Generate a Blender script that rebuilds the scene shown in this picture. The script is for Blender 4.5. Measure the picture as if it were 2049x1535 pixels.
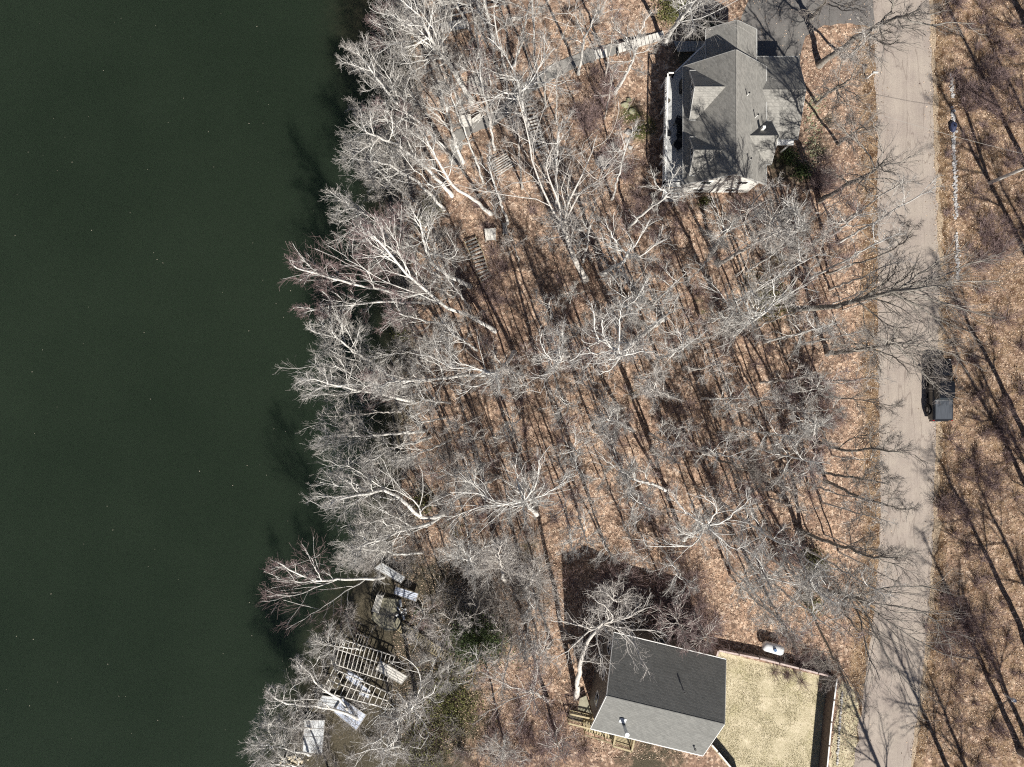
import bpy, bmesh, math, random
import numpy as np
from mathutils import Vector

# ------------------------------------------------------------------ camera, world, sun, exposure
for o in list(bpy.data.objects): bpy.data.objects.remove(o)
SC = bpy.context.scene
C = SC.collection
H = 68.0; F = 1423.0
cam_d = bpy.data.cameras.new("camera"); cam = bpy.data.objects.new("camera", cam_d); C.objects.link(cam)
cam.location = (0, 0, H); cam.rotation_euler = (0, 0, 0)
cam_d.sensor_width = 36.0; cam_d.lens = 36.0*F/2049.0; cam_d.clip_start = 1.0; cam_d.clip_end = 3000
SC.camera = cam
AZ, EL = math.radians(18), math.radians(44)
w = bpy.data.worlds.new("World"); SC.world = w; w.use_nodes = True
nt = w.node_tree; bg = nt.nodes["Background"]
sky = nt.nodes.new("ShaderNodeTexSky"); sky.sky_type = 'NISHITA'; sky.sun_disc = False
sky.air_density = 0.55; sky.dust_density = 0.4; sky.sun_elevation = EL; sky.sun_rotation = math.radians(180)-AZ
nt.links.new(sky.outputs[0], bg.inputs[0]); bg.inputs[1].default_value = 0.05
sd = bpy.data.lights.new("sun", 'SUN'); sun = bpy.data.objects.new("sun", sd); C.objects.link(sun)
sd.energy = 5.0; sd.angle = math.radians(0.53); sd.color = (1.0, 0.955, 0.88)
sdir = Vector((math.sin(AZ)*math.cos(EL), -math.cos(AZ)*math.cos(EL), math.sin(EL)))
sun.rotation_euler = sdir.to_track_quat('Z', 'Y').to_euler(); sun.location = (20, -60, 60)
SC.view_settings.view_transform = 'Standard'; SC.view_settings.look = 'None'
SC.view_settings.exposure = 0.5; SC.view_settings.gamma = 1.0
SC.render.engine = 'CYCLES'
SC.cycles.use_denoising = False; SC.cycles.filter_width = 1.15; SC.cycles.max_bounces = 5; SC.cycles.diffuse_bounces = 2; SC.cycles.glossy_bounces = 2

# ------------------------------------------------------------------ picture measurements -> world points
def P(px, py, z=0.0):
    k = (H-z)/F
    return np.array([(px-1024.5)*k, (767.5-py)*k, z])
SH = np.array([(815,-220),(805,60),(795,180),(790,300),(775,420),(795,560),(800,700),(785,850),(775,950),(768,1050),(742,1130),(700,1190),
               (662,1260),(632,1350),(592,1440),(560,1535),(500,1750)], float)
ZW = -5.0
shore_w = np.array([P(a, b, ZW) for a, b in SH])[::-1]     # ascending y
def shore_x(y): return np.interp(y, shore_w[:, 1], shore_w[:, 0])
def sstep(t): t = np.clip(t, 0, 1); return t*t*(3-2*t)
def vnoise(x, y, s, seed=0):
    x = np.asarray(x, float)*s; y = np.asarray(y, float)*s
    xi = np.floor(x); yi = np.floor(y); fx = x-xi; fy = y-yi
    fx = fx*fx*(3-2*fx); fy = fy*fy*(3-2*fy)
    def h(a, b):
        v = np.sin(a*127.1+b*311.7+seed*74.7)*43758.5453; return v-np.floor(v)
    return (h(xi, yi)*(1-fx)+h(xi+1, yi)*fx)*(1-fy)+(h(xi, yi+1)*(1-fx)+h(xi+1, yi+1)*fx)*fy
def T(x, y):
    x = np.asarray(x, float); y = np.asarray(y, float)
    d = x-shore_x(y)+1.2*(vnoise(x, y, .35, 3)-.5)
    z = np.where(d < 0, ZW+np.maximum(d*.4, -4.0), ZW+0.9*sstep(d/1.4)+4.1*sstep((d-.3)/27.0))
    a = 1-sstep((x-7)/6)
    z = z+a*(d > -2)*(.55*(vnoise(x, y, .22, 1)-.5)+.22*(vnoise(x, y, .8, 2)-.5))
    return np.where(x > 14, np.maximum(z, 0.0)*0, z)
def G(px, py, dz=0.0):
    z = 0.0
    for _ in range(20):
        p = P(px, py, z+dz); z = .5*z+.5*float(T(p[0], p[1]))
    return P(px, py, z+dz)

# ------------------------------------------------------------------ materials
def mat(name, col=(.5,.5,.5), rough=.85, spec=.3, metal=0.0):
    m = bpy.data.materials.new(name); m.use_nodes = True
    b = m.node_tree.nodes["Principled BSDF"]
    b.inputs["Base Color"].default_value = (*col, 1); b.inputs["Roughness"].default_value = rough
    b.inputs["Specular IOR Level"].default_value = spec; b.inputs["Metallic"].default_value = metal
    return m
class NT:
    def __init__(s, m): s.t = m.node_tree; s.b = s.t.nodes["Principled BSDF"]
    def n(s, ty, **kw):
        x = s.t.nodes.new(ty)
        for k, v in kw.items():
            if k in x.inputs: x.inputs[k].default_value = v
            else: setattr(x, k, v)
        return x
    def l(s, a, b): s.t.links.new(a, b)
    def noise(s, scale, detail=4, rough=.6, vec=None):
        x = s.n("ShaderNodeTexNoise"); x.inputs["Scale"].default_value = scale; x.inputs["Detail"].default_value = detail
        x.inputs["Roughness"].default_value = rough
        if vec: s.l(vec, x.inputs["Vector"])
        return x.outputs[0]
    def ramp(s, fac, stops):
        r = s.n("ShaderNodeValToRGB"); e = r.color_ramp.elements
        while len(e) < len(stops): e.new(.5)
        for q, (p, c) in zip(e, stops): q.position = p; q.color = (*c, 1)
        s.l(fac, r.inputs[0]); return r.outputs[0]
    def mix(s, fac, a, b, mode='MIX'):
        m = s.n("ShaderNodeMix"); m.data_type = 'RGBA'; m.blend_type = mode
        for sock, v in ((m.inputs[0], fac), (m.inputs[6], a), (m.inputs[7], b)):
            if isinstance(v, (int, float)): sock.default_value = v
            elif isinstance(v, tuple): sock.default_value = (*v, 1)
            else: s.l(v, sock)
        return m.outputs[2]
    def math(s, op, a, b=0.0, clamp=False):
        m = s.n("ShaderNodeMath"); m.operation = op; m.use_clamp = clamp
        for sock, v in ((m.inputs[0], a), (m.inputs[1], b)):
            if isinstance(v, (int, float)): sock.default_value = v
            else: s.l(v, sock)
        return m.outputs[0]
    def pos(s, sx=1, sy=1, sz=1):
        g = s.n("ShaderNodeNewGeometry"); m = s.n("ShaderNodeMapping"); m.inputs["Scale"].default_value = (sx, sy, sz)
        s.l(g.outputs["Position"], m.inputs["Vector"]); return m.outputs[0]
    def bump(s, h, strength=.4, dist=.05):
        b = s.n("ShaderNodeBump"); b.inputs["Strength"].default_value = strength; b.inputs["Distance"].default_value = dist
        s.l(h, b.inputs["Height"]); s.l(b.outputs[0], s.b.inputs["Normal"])
    def col(s, c): s.l(c, s.b.inputs["Base Color"])
def varied(name, c0, c1, scale=4.0, rough=.85, bump=.3, spec=.3, sx=1, sy=1, sz=1, detail=5):
    m = mat(name, c0, rough, spec); n = NT(m)
    f = n.noise(scale, detail, .65, n.pos(sx, sy, sz))
    n.col(n.ramp(f, [(.3, c0), (.7, c1)]))
    if bump: n.bump(f, bump, .03)
    return m

# forest floor: leaf litter with straw grass, moss and dark zones (muddy bank, painted shade) from a per-vertex attribute
def ground_material():
    m = mat("leaf_litter", rough=.95, spec=.1); n = NT(m); p = n.pos()
    v = n.n("ShaderNodeTexVoronoi"); v.inputs["Scale"].default_value = 4.6; n.l(p, v.inputs["Vector"])
    sep = n.n("ShaderNodeSeparateColor"); n.l(v.outputs["Color"], sep.inputs[0])
    leaf = n.ramp(sep.outputs[0], [(0, (.035,.024,.018)), (.2, (.175,.114,.082)), (.55, (.38,.26,.19)), (.8, (.60,.445,.335)), (1, (.92,.80,.67))])
    fine = n.noise(24, 4, .75, p)
    leaf = n.mix(.45, leaf, n.ramp(fine, [(.35, (.05,.036,.03)), (.49, (.35,.247,.192)), (.64, (.86,.70,.57))]))
    med = n.noise(1.3, 5, .7, p)
    leaf = n.mix(1.0, leaf, n.ramp(med, [(.33, (.50,.46,.45)), (.58, (1.1,1.08,1.06))]), 'MULTIPLY')
    big = n.noise(.16, 4, .6, p)
    leaf = n.mix(1.0, leaf, n.ramp(big, [(.34, (.80,.74,.71)), (.52, (1.0,.97,.93)), (.66, (1.12,1.06,.98))]), 'MULTIPLY')
    grain = n.noise(17, 5, .8, p)
    straw = n.ramp(grain, [(.35, (.06,.04,.024)), (.5, (.28,.195,.122)), (.64, (.66,.49,.33))])
    straw = n.mix(1.0, straw, n.ramp(med, [(.40, (.36,.29,.25)), (.58, (1.08,1.06,1.03))]), 'MULTIPLY')
    moss = n.ramp(grain, [(.3, (.03,.035,.015)), (.55, (.115,.12,.045)), (.75, (.27,.26,.10))])
    mud_shade = n.ramp(grain, [(.34, (.022,.02,.014)), (.5, (.082,.07,.048)), (.66, (.22,.19,.135))])
    at = n.n("ShaderNodeAttribute", attribute_name="zone"); s2 = n.n("ShaderNodeSeparateColor"); n.l(at.outputs["Color"], s2.inputs[0])
    wob = n.noise(.9, 6, .75, p)
    def msk(x): return n.math('MULTIPLY', n.math('SUBTRACT', n.math('ADD', x, n.math('MULTIPLY', n.math('SUBTRACT', wob, .5), 1.3)), .35), 3.5, True)
    c = n.mix(msk(s2.outputs[0]), leaf, straw)
    c = n.mix(msk(s2.outputs[1]), c, moss)
    c = n.mix(msk(s2.outputs[2]), c, mud_shade)
    n.col(c)
    hgt = n.math('ADD', n.math('MULTIPLY', sep.outputs[0], .5), fine)
    n.bump(hgt, .9, .06)
    return m

def bark(name, dark, light, scale=7):
    m = mat(name, dark, .9, .15); n = NT(m)
    f = n.noise(scale, 5, .7, n.pos(1, 1, .45))
    n.col(n.ramp(f, [(.30, dark), (.52, light), (.75, tuple(min(.8, q*1.25) for q in light))]))
    n.bump(f, .7, .05)
    return m
M = {}
M['bark_shore'] = bark("pale_bark", (.36,.34,.31), (.72,.70,.655))
M['bark_wood'] = bark("grey_bark", (.24,.22,.195), (.58,.545,.50))
M['bark_road'] = bark("backlit_bark", (.11,.098,.085), (.31,.285,.25))  # backlit darkness of the roadside trees put into the bark colour
M['twig_shore'] = varied("pale_twig", (.30,.278,.255), (.48,.455,.42), 1.5, bump=0)
M['twig_wood'] = varied("grey_twig", (.30,.272,.25), (.50,.465,.43), 1.5, bump=0)
M['twig_road'] = varied("backlit_twig", (.19,.165,.15), (.33,.295,.27), 1.5, bump=0)  # twigs darkened to go with the backlit bark
M['twig_pink'] = varied("reddish_twig", (.19,.135,.13), (.34,.255,.245), 1.5, bump=0)
M['ground'] = ground_material()

def shingles(name, base, var=.35, rows=7.5):
    m = mat(name, base, .9, .2); n = NT(m)
    g = n.n("ShaderNodeNewGeometry"); s = n.n("ShaderNodeSeparateXYZ"); n.l(g.outputs["Position"], s.inputs[0])
    z = n.math('MULTIPLY', s.outputs[2], rows)
    fl = n.math('FLOOR', z); fr = n.math('FRACT', z)
    cx = n.math('FLOOR', n.math('MULTIPLY', n.math('ADD', s.outputs[0], n.math('MULTIPLY', s.outputs[1], .93)), 5.5))
    cb = n.n("ShaderNodeCombineXYZ"); n.l(cx, cb.inputs[0]); n.l(fl, cb.inputs[1])
    wn = n.n("ShaderNodeTexWhiteNoise"); wn.noise_dimensions = '2D'; n.l(cb.outputs[0], wn.inputs["Vector"])
    lo = tuple(q*(1-var) for q in base); hi = tuple(q*(1+var) for q in base)
    c = n.ramp(wn.outputs[0], [(0, lo), (1, hi)])
    c = n.mix(1.0, c, n.ramp(fr, [(0, (.55,.55,.56)), (.22, (1,1,1))]), 'MULTIPLY')
    st = n.noise(.45, 5, .65); c = n.mix(1.0, c, n.ramp(n.noise(.5, 5, .65, n.pos()), [(.3, (.86,.86,.84)), (.7, (1.08,1.06,1.03))]), 'MULTIPLY')
    c = n.mix(.5, c, n.ramp(n.noise(16, 4, .85, n.pos()), [(.36, tuple(q*.6 for q in base)), (.62, tuple(q*1.5 for q in base))]))
    n.col(c); n.bump(fr, .5, .03)
    return m
M['shingle_a'] = shingles("weathered_grey_shingles", (.245,.238,.222))
M['shingle_b'] = shingles("slate_grey_shingles", (.175,.176,.168), .25)
M['siding'] = varied("cream_siding", (.66,.645,.60), (.74,.72,.68), 3, .6, .1, sz=9)
M['siding_b'] = varied("brown_siding", (.12,.10,.085), (.18,.155,.13), 3, .6, .1, sz=9)
M['trim'] = varied("white_trim", (.72,.72,.70), (.82,.82,.80), 4, .5, 0)
M['trim_grey'] = varied("greyed_trim", (.36,.36,.35), (.48,.48,.46), 4, .6, 0)
M['glass'] = mat("window_glass", (.02,.025,.03), .08, .6)
M['door'] = mat("garage_door_paint", (.6,.6,.57), .5)
M['deckboard'] = varied("composite_deck_boards", (.44,.45,.45), (.60,.60,.585), 4, .7, .1, sx=.5, sy=6)
M['oldwood'] = varied("weathered_wood", (.27,.255,.235), (.50,.48,.44), 6, .85, .3)
M['oldwood_pale'] = varied("bleached_wood", (.52,.495,.45), (.74,.715,.66), 6, .85, .3)
M['treated'] = varied("treated_lumber", (.33,.27,.16), (.56,.48,.31), 5, .8, .2)
M['steptread'] = varied("worn_step_wood", (.13,.11,.07), (.33,.285,.19), 5, .85, .2)
M['darkwood'] = varied("dark_damp_wood", (.05,.043,.033), (.13,.11,.085), 6, .85, .3)
M['metal_pale'] = varied("weathered_aluminium", (.50,.52,.53), (.66,.68,.69), 2.2, .55, .1, spec=.4)
M['metal_blue'] = varied("blue_white_paint", (.42,.48,.62), (.68,.72,.80), 1.5, .45, .05, spec=.4)
M['black'] = mat("black_plastic", (.012,.012,.014), .5)
M['chairfab'] = varied("dark_wicker", (.012,.014,.018), (.035,.038,.045), 30, .8, .4)
M['concrete'] = varied("mossy_concrete", (.20,.19,.135), (.37,.345,.26), 1.6, .95, .3)
M['stone'] = varied("field_stone", (.30,.285,.26), (.62,.60,.57), 5, .9, .5)
M['palestone'] = varied("white_stone", (.30,.285,.275), (.60,.585,.575), 5, .85, .4)
M['mossstone'] = varied("mossy_stone", (.15,.16,.06), (.42,.40,.30), 3, .95, .5)
M['tanstone'] = varied("tan_stone", (.40,.33,.23), (.72,.64,.50), 5, .9, .5)
M['brownpanel'] = varied("brown_fence_panel", (.11,.08,.07), (.19,.145,.125), 4, .75, .2)
M['tank'] = varied("white_tank_paint", (.74,.75,.75), (.84,.85,.85), 2, .35, 0, spec=.5)
M['pink'] = varied("pinkish_masonry", (.42,.33,.30), (.62,.52,.48), 5, .9, .3)

def asphalt(name, c0, c1, streak=True):
    m = mat(name, c0, .95, .15); n = NT(m)
    f = n.noise(1.1, 7, .78, n.pos(1, .05, 1)); f2 = n.noise(40, 4, .8, n.pos()); f3 = n.noise(.35, 5, .7, n.pos())
    c = n.ramp(f, [(.3, c0), (.7, c1)])
    c = n.mix(.5, c, n.ramp(n.noise(15, 5, .85, n.pos()), [(.36, tuple(q*.62 for q in c0)), (.64, tuple(q*1.25 for q in c1))]))
    c = n.mix(1.0, c, n.ramp(f3, [(.35, (.88,.86,.87)), (.65, (1.05,1.05,1.03))]), 'MULTIPLY')
    if streak:   # long crack / patch seams running along the lane
        v = n.n("ShaderNodeTexVoronoi"); v.feature = 'DISTANCE_TO_EDGE'; v.inputs["Scale"].default_value = .55
        mp = n.pos(1, .14, 1); nz = n.n("ShaderNodeVectorMath"); nz.operation = 'ADD'
        nn = n.n("ShaderNodeTexNoise"); nn.inputs["Scale"].default_value = 1.4; n.l(mp, nn.inputs["Vector"]); n.l(mp, nz.inputs[0]); n.l(nn.outputs["Color"], nz.inputs[1])
        n.l(nz.outputs[0], v.inputs["Vector"])
        c = n.mix(1.0, c, n.ramp(v.outputs["Distance"], [(0, (.70,.68,.68)), (.018, (1,1,1))]), 'MULTIPLY')
    n.col(c); n.bump(f2, .3, .02)
    return m
M['road'] = asphalt("worn_dusty_asphalt", (.285,.245,.213), (.44,.385,.335))
M['drive'] = asphalt("dark_driveway_asphalt", (.115,.11,.105), (.21,.20,.19), False)
M['gravel'] = asphalt("grey_gravel", (.20,.195,.18), (.32,.31,.29), False)
def lawn_mat():
    m = mat("dormant_lawn", rough=.95, spec=.1); n = NT(m); p = n.pos()
    g = n.noise(14, 5, .85, p); b = n.noise(.9, 6, .75, p); b2 = n.noise(.28, 4, .6, p)
    straw = n.ramp(g, [(.34, (.24,.20,.12)), (.5, (.47,.41,.275)), (.64, (.76,.69,.51))])
    green = n.ramp(g, [(.34, (.13,.125,.045)), (.5, (.31,.29,.13)), (.64, (.58,.53,.31))])
    bare = n.ramp(g, [(.36, (.36,.30,.19)), (.62, (.86,.77,.58))])
    c = n.mix(n.ramp(b2, [(.5, (0,0,0)), (.68, (.6,.6,.6))]), straw, green)
    c = n.mix(n.ramp(b, [(.48, (0,0,0)), (.62, (.85,.85,.85))]), c, bare)
    n.col(c); n.bump(g, .8, .05); return m
M['lawn'] = lawn_mat()
def water_mat():
    m = mat("murky_green_water", (.020,.035,.024), .12, .5); n = NT(m)
    p = n.pos(); b = n.b
    f = n.noise(.045, 4, .6, p)
    c = n.ramp(f, [(.3, (.0130,.0200,.0122)), (.7, (.0180,.0265,.0165))])
    at = n.n("ShaderNodeAttribute", attribute_name="shallow"); s = n.n("ShaderNodeSeparateColor"); n.l(at.outputs["Color"], s.inputs[0])
    c = n.mix(s.outputs[0], c, n.ramp(n.noise(1.6, 6, .75, p), [(.35, (.018,.019,.012)), (.7, (.055,.05,.03))]))
    n.col(c)
    b.inputs["IOR"].default_value = 1.33
    b.inputs["Subsurface Weight"].default_value = 1.0; b.inputs["Subsurface Scale"].default_value = 1.0
    b.inputs["Subsurface Radius"].default_value = (2.6, 3.0, 2.6); b.subsurface_method = 'BURLEY'
    w1 = n.noise(.9, 5, .6, n.pos(1.0, 2.6, 1)); w2 = n.noise(4.5, 3, .6, n.pos(1, 2.2, 1))
    n.bump(n.math('ADD', w1, n.math('MULTIPLY', w2, .35)), .35, .10)
    return m
M['water'] = water_mat()
def leafmat(name, a, b):
    m = mat(name, a, .7, .25); n = NT(m)
    g = n.n("ShaderNodeNewGeometry"); n.col(n.ramp(g.outputs["Random Per Island"], [(0, a), (1, b)])); return m
M['leaf_dark'] = leafmat("dark_evergreen_leaf", (.018,.03,.012), (.075,.105,.035))
M['leaf_olive'] = leafmat("olive_leaf", (.05,.055,.018), (.17,.17,.06))
M['litter_leaf'] = leafmat("fallen_leaf", (.07,.04,.026), (.80,.62,.46))
M['carpaint'] = mat("black_car_paint", (.008,.009,.012), .22, .6)
M['tonneau'] = varied("grey_bed_cover", (.05,.058,.07), (.09,.10,.118), 3, .6, .05, sx=7, sy=.3)
M['rubber'] = mat("tyre_rubber", (.015,.015,.015), .85)
M['rim'] = mat("wheel_alloy", (.25,.25,.26), .35, .5, .8)
M['red'] = mat("tail_lamp_red", (.35,.01,.012), .25, .6)
M['lamp'] = mat("clear_lamp", (.6,.6,.6), .15, .6)
M['darkred'] = varied("red_shrub_leaf", (.05,.008,.012), (.14,.02,.03), 5)

# ------------------------------------------------------------------ object helpers
def tag(o, label=None, cat=None, group=None, kind=None):
    if label: o["label"] = label
    if cat: o["category"] = cat
    if group: o["group"] = group
    if kind: o["kind"] = kind
    return o
def thing(name, loc, label, cat, group=None):
    o = bpy.data.objects.new(name, None); C.objects.link(o); o.location = loc; o.empty_display_size = .2
    return tag(o, label, cat, group)
def link(name, me, parent=None, mats=()):
    for m in mats: me.materials.append(m)
    o = bpy.data.objects.new(name, me); C.objects.link(o)
    if parent is not None:      # meshes are written in world coordinates: undo the parents' offset
        off = np.zeros(3); q = parent
        while q is not None: off += np.array(q.location); q = q.parent
        co = np.empty(len(me.vertices)*3, 'f'); me.vertices.foreach_get('co', co)
        me.vertices.foreach_set('co', (co.reshape(-1, 3)-off).ravel().astype('f')); me.update(); o.parent = parent
    return o
def raw_mesh(name, V, polys, mi=None, smooth=False):
    """polys: list of int arrays [N,k] (k = 3 or 4)"""
    me = bpy.data.meshes.new(name); V = np.asarray(V, 'f').reshape(-1, 3)
    me.vertices.add(len(V)); me.vertices.foreach_set('co', V.ravel())
    polys = [np.asarray(p, 'i') for p in polys if len(p)]
    loops = np.concatenate([p.ravel() for p in polys]); tot = np.concatenate([np.full(len(p), p.shape[1], 'i') for p in polys])
    me.loops.add(len(loops)); me.loops.foreach_set('vertex_index', loops)
    me.polygons.add(len(tot)); st = np.concatenate([[0], np.cumsum(tot)[:-1]]).astype('i')
    me.polygons.foreach_set('loop_start', st)
    if mi is not None: me.polygons.foreach_set('material_index', np.concatenate([np.full(len(p), k, 'i') for p, k in zip(polys, mi)]))
    me.polygons.foreach_set('use_smooth', np.full(len(tot), smooth))
    me.update(calc_edges=True); return me
class MB:
    def __init__(s): s.V = []; s.F = []
    def poly(s, pts, faces):
        k = len(s.V); s.V += [tuple(map(float, p)) for p in pts]; s.F += [tuple(k+i for i in f) for f in faces]; return s
    def prism(s, pts, dz):     # pts: top outline (any heights), extruded down dz
        n = len(pts); top = [np.array(p, float) for p in pts]; bot = [p-np.array([0, 0, dz]) for p in top]
        return s.poly(top+bot, [tuple(range(n)), tuple(range(2*n-1, n-1, -1))]+[(i, n+i, n+(i+1) % n, (i+1) % n) for i in range(n)])
    def box(s, c, u, v, w):     # centre and three half-axis vectors
        c, u, v, w = (np.array(q, float) for q in (c, u, v, w))
        pts = [c+a*u+b*v+d*w for a in (-1, 1) for b in (-1, 1) for d in (-1, 1)]
        return s.poly(pts, [(0,1,3,2), (4,6,7,5), (0,4,5,1), (2,3,7,6), (0,2,6,4), (1,5,7,3)])
    def bx(s, x0, x1, y0, y1, z0, z1): return s.box(((x0+x1)/2, (y0+y1)/2, (z0+z1)/2), ((x1-x0)/2, 0, 0), (0, (y1-y0)/2, 0), (0, 0, (z1-z0)/2))
    def beam(s, a, b, wd, th):
        a, b = np.array(a, float), np.array(b, float); d = b-a; L = np.linalg.norm(d); d = d/L
        up = np.array([0, 0, 1.0]) if abs(d[2]) < .95 else np.array([1.0, 0, 0])
        sd_ = np.cross(d, up); sd_ /= np.linalg.norm(sd_); n = np.cross(sd_, d)
        return s.box((a+b)/2, d*L/2, sd_*wd/2, n*th/2)
    def cyl(s, a, b, r0, r1=None, n=12):
        r1 = r0 if r1 is None else r1; a, b = np.array(a, float), np.array(b, float); d = (b-a)/np.linalg.norm(b-a)
        up = np.array([0, 0, 1.0]) if abs(d[2]) < .9 else np.array([1.0, 0, 0])
        u = np.cross(d, up); u /= np.linalg.norm(u); v = np.cross(d, u)
        A = [a+r0*(math.cos(t)*u+math.sin(t)*v) for t in np.linspace(0, 2*math.pi, n, endpoint=False)]
        B = [b+r1*(math.cos(t)*u+math.sin(t)*v) for t in np.linspace(0, 2*math.pi, n, endpoint=False)]
        return s.poly(A+B, [tuple(range(n-1, -1, -1)), tuple(range(n, 2*n))]+[(i, (i+1) % n, n+(i+1) % n, n+i) for i in range(n)])
    def rings(s, rings):       # loft through equal rings, capped
        n = len(rings[0]); k = len(s.V)
        for r in rings: s.V += [tuple(map(float, p)) for p in r]
        for j in range(len(rings)-1): s.F += [(k+j*n+i, k+j*n+(i+1) % n, k+(j+1)*n+(i+1) % n, k+(j+1)*n+i) for i in range(n)]
        s.F += [tuple(k+i for i in range(n-1, -1, -1)), tuple(k+(len(rings)-1)*n+i for i in range(n))]; return s
    def mesh(s, name, bev=0, smooth=False):
        me = bpy.data.meshes.new(name); me.from_pydata(s.V, [], s.F); me.update()
        bm = bmesh.new(); bm.from_mesh(me)
        bmesh.ops.recalc_face_normals(bm, faces=bm.faces)
        if bev: bmesh.ops.bevel(bm, geom=list(bm.edges), offset=bev, segments=2, affect='EDGES', clamp_overlap=True)
        bm.to_mesh(me); bm.free()
        if smooth: me.polygons.foreach_set('use_smooth', np.ones(len(me.polygons), bool))
        return me
    def put(s, name, m, parent=None, bev=0, smooth=False): return link(name, s.mesh(name, bev, smooth), parent, [m])

# ------------------------------------------------------------------ setting: ground, water, road, driveway, lawn, paths
def axis(lo, hi, fine_lo, fine_hi, step):
    a = list(np.arange(fine_lo, fine_hi+.001, step)); d = step
    x = fine_lo; L = []
    while x > lo: d *= 1.35; x -= d; L.append(x)
    d = step; x = fine_hi; Rr = []
    while x < hi: d *= 1.35; x += d; Rr.append(x)
    return np.array(L[::-1]+a+Rr)
def ptseg(x, y, pts):
    d = np.full(x.shape, 1e9)
    for (ax, ay), (bx_, by_) in zip(pts[:-1], pts[1:]):
        vx, vy = bx_-ax, by_-ay; t = np.clip(((x-ax)*vx+(y-ay)*vy)/(vx*vx+vy*vy), 0, 1)
        d = np.minimum(d, np.hypot(x-ax-t*vx, y-ay-t*vy))
    return d
RL = [(1740,-160),(1750,60),(1756,340),(1757,700),(1762,1000),(1758,1130),(1748,1230),(1735,1330),(1722,1430),(1708,1535),(1690,1680)]
RR = [(1856,-160),(1862,60),(1871,340),(1880,560),(1874,840),(1866,1100),(1858,1230),(1848,1330),(1836,1430),(1822,1535),(1805,1680)]
gx = axis(-600, 700, -34, 56, .45); gy = axis(-600, 600, -42, 42, .45)
X, Y = np.meshgrid(gx, gy); Z = T(X, Y)
n0, n1 = X.shape
idx = np.arange(n0*n1).reshape(n0, n1)
quads = np.stack([idx[:-1, :-1], idx[:-1, 1:], idx[1:, 1:], idx[1:, :-1]], -1).reshape(-1, 4)
me = raw_mesh("ground", np.stack([X, Y, Z], -1), [quads], smooth=True)
zone = np.zeros((n0, n1, 4)); zone[..., 3] = 1
rl = [tuple(P(a, b)[:2]) for a, b in RL]; rr = [tuple(P(a, b)[:2]) for a, b in RR]
dl = ptseg(X, Y, rl); dr = ptseg(X, Y, rr)
zone[..., 0] = np.maximum(.85*np.exp(-(dl/2.2)**2), .95*np.exp(-(dr/1.6)**2))
zone[..., 0] = np.maximum(zone[..., 0], np.where(X > 40, .5, 0))
MOSS = [(1262,230,28,.8),(1283,265,30,.75),(1300,250,26,.6),(1352,18,45,.8),(800,665,30,.8),(860,415,40,.7),(955,1270,80,.6),(900,1420,90,.75),(870,1350,60,.6),
        (1530,610,60,.55),(1560,520,40,.5),(1620,1120,40,.5),(905,1050,40,.55),(850,990,30,.6),(1640,1200,30,.4),(1410,640,25,.55),(1395,600,22,.5),(1050,1110,60,.45),
        (930,1110,40,.4),(1690,1480,40,.7),(1695,1400,30,.6),(1270,790,30,.4),(1350,830,25,.45),(840,800,40,.4),(780,1400,60,.5),(1700,1530,30,.7),(1975,1380,25,.4),(880,1480,70,.6),(910,1360,70,.6),(850,1440,70,.6),(700,1480,60,.45),(1080,1180,60,.4),
        (815,830,40,.45),(1500,560,40,.5),(740,60,50,.6)]
MUD_SHADE = [(790,1290,60,.6),(700,1330,70,.6),(820,180,40,.5),(790,500,50,.4),(1640,300,32,.75),(1660,240,25,.6),(1300,1525,90,.7),(1230,1350,60,.5),(1150,1300,60,.45),(1380,110,60,.7),(1570,330,55,.75),(1410,410,40,.5),(1540,400,40,.4)]  # muddy bank spots, plus shade painted into the ground beside both houses
for L_, ch in ((MOSS, 1), (MUD_SHADE, 2)):
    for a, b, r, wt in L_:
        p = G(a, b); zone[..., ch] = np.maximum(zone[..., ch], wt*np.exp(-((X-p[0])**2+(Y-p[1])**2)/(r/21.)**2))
dsh = X-shore_x(Y); zone[..., 2] = np.maximum(zone[..., 2], np.where(dsh < 1.6, .8, .55*np.exp(-(dsh/4.5)**2))); zone[..., 2] = np.maximum(zone[..., 2], .78*sstep((-13-Y)/7)*sstep((5-X)/15))
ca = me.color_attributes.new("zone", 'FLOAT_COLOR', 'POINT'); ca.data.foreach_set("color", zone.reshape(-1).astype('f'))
tag(link("ground", me, None, [M['ground']]), "brown leaf litter forest floor", None, None, "structure")

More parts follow.
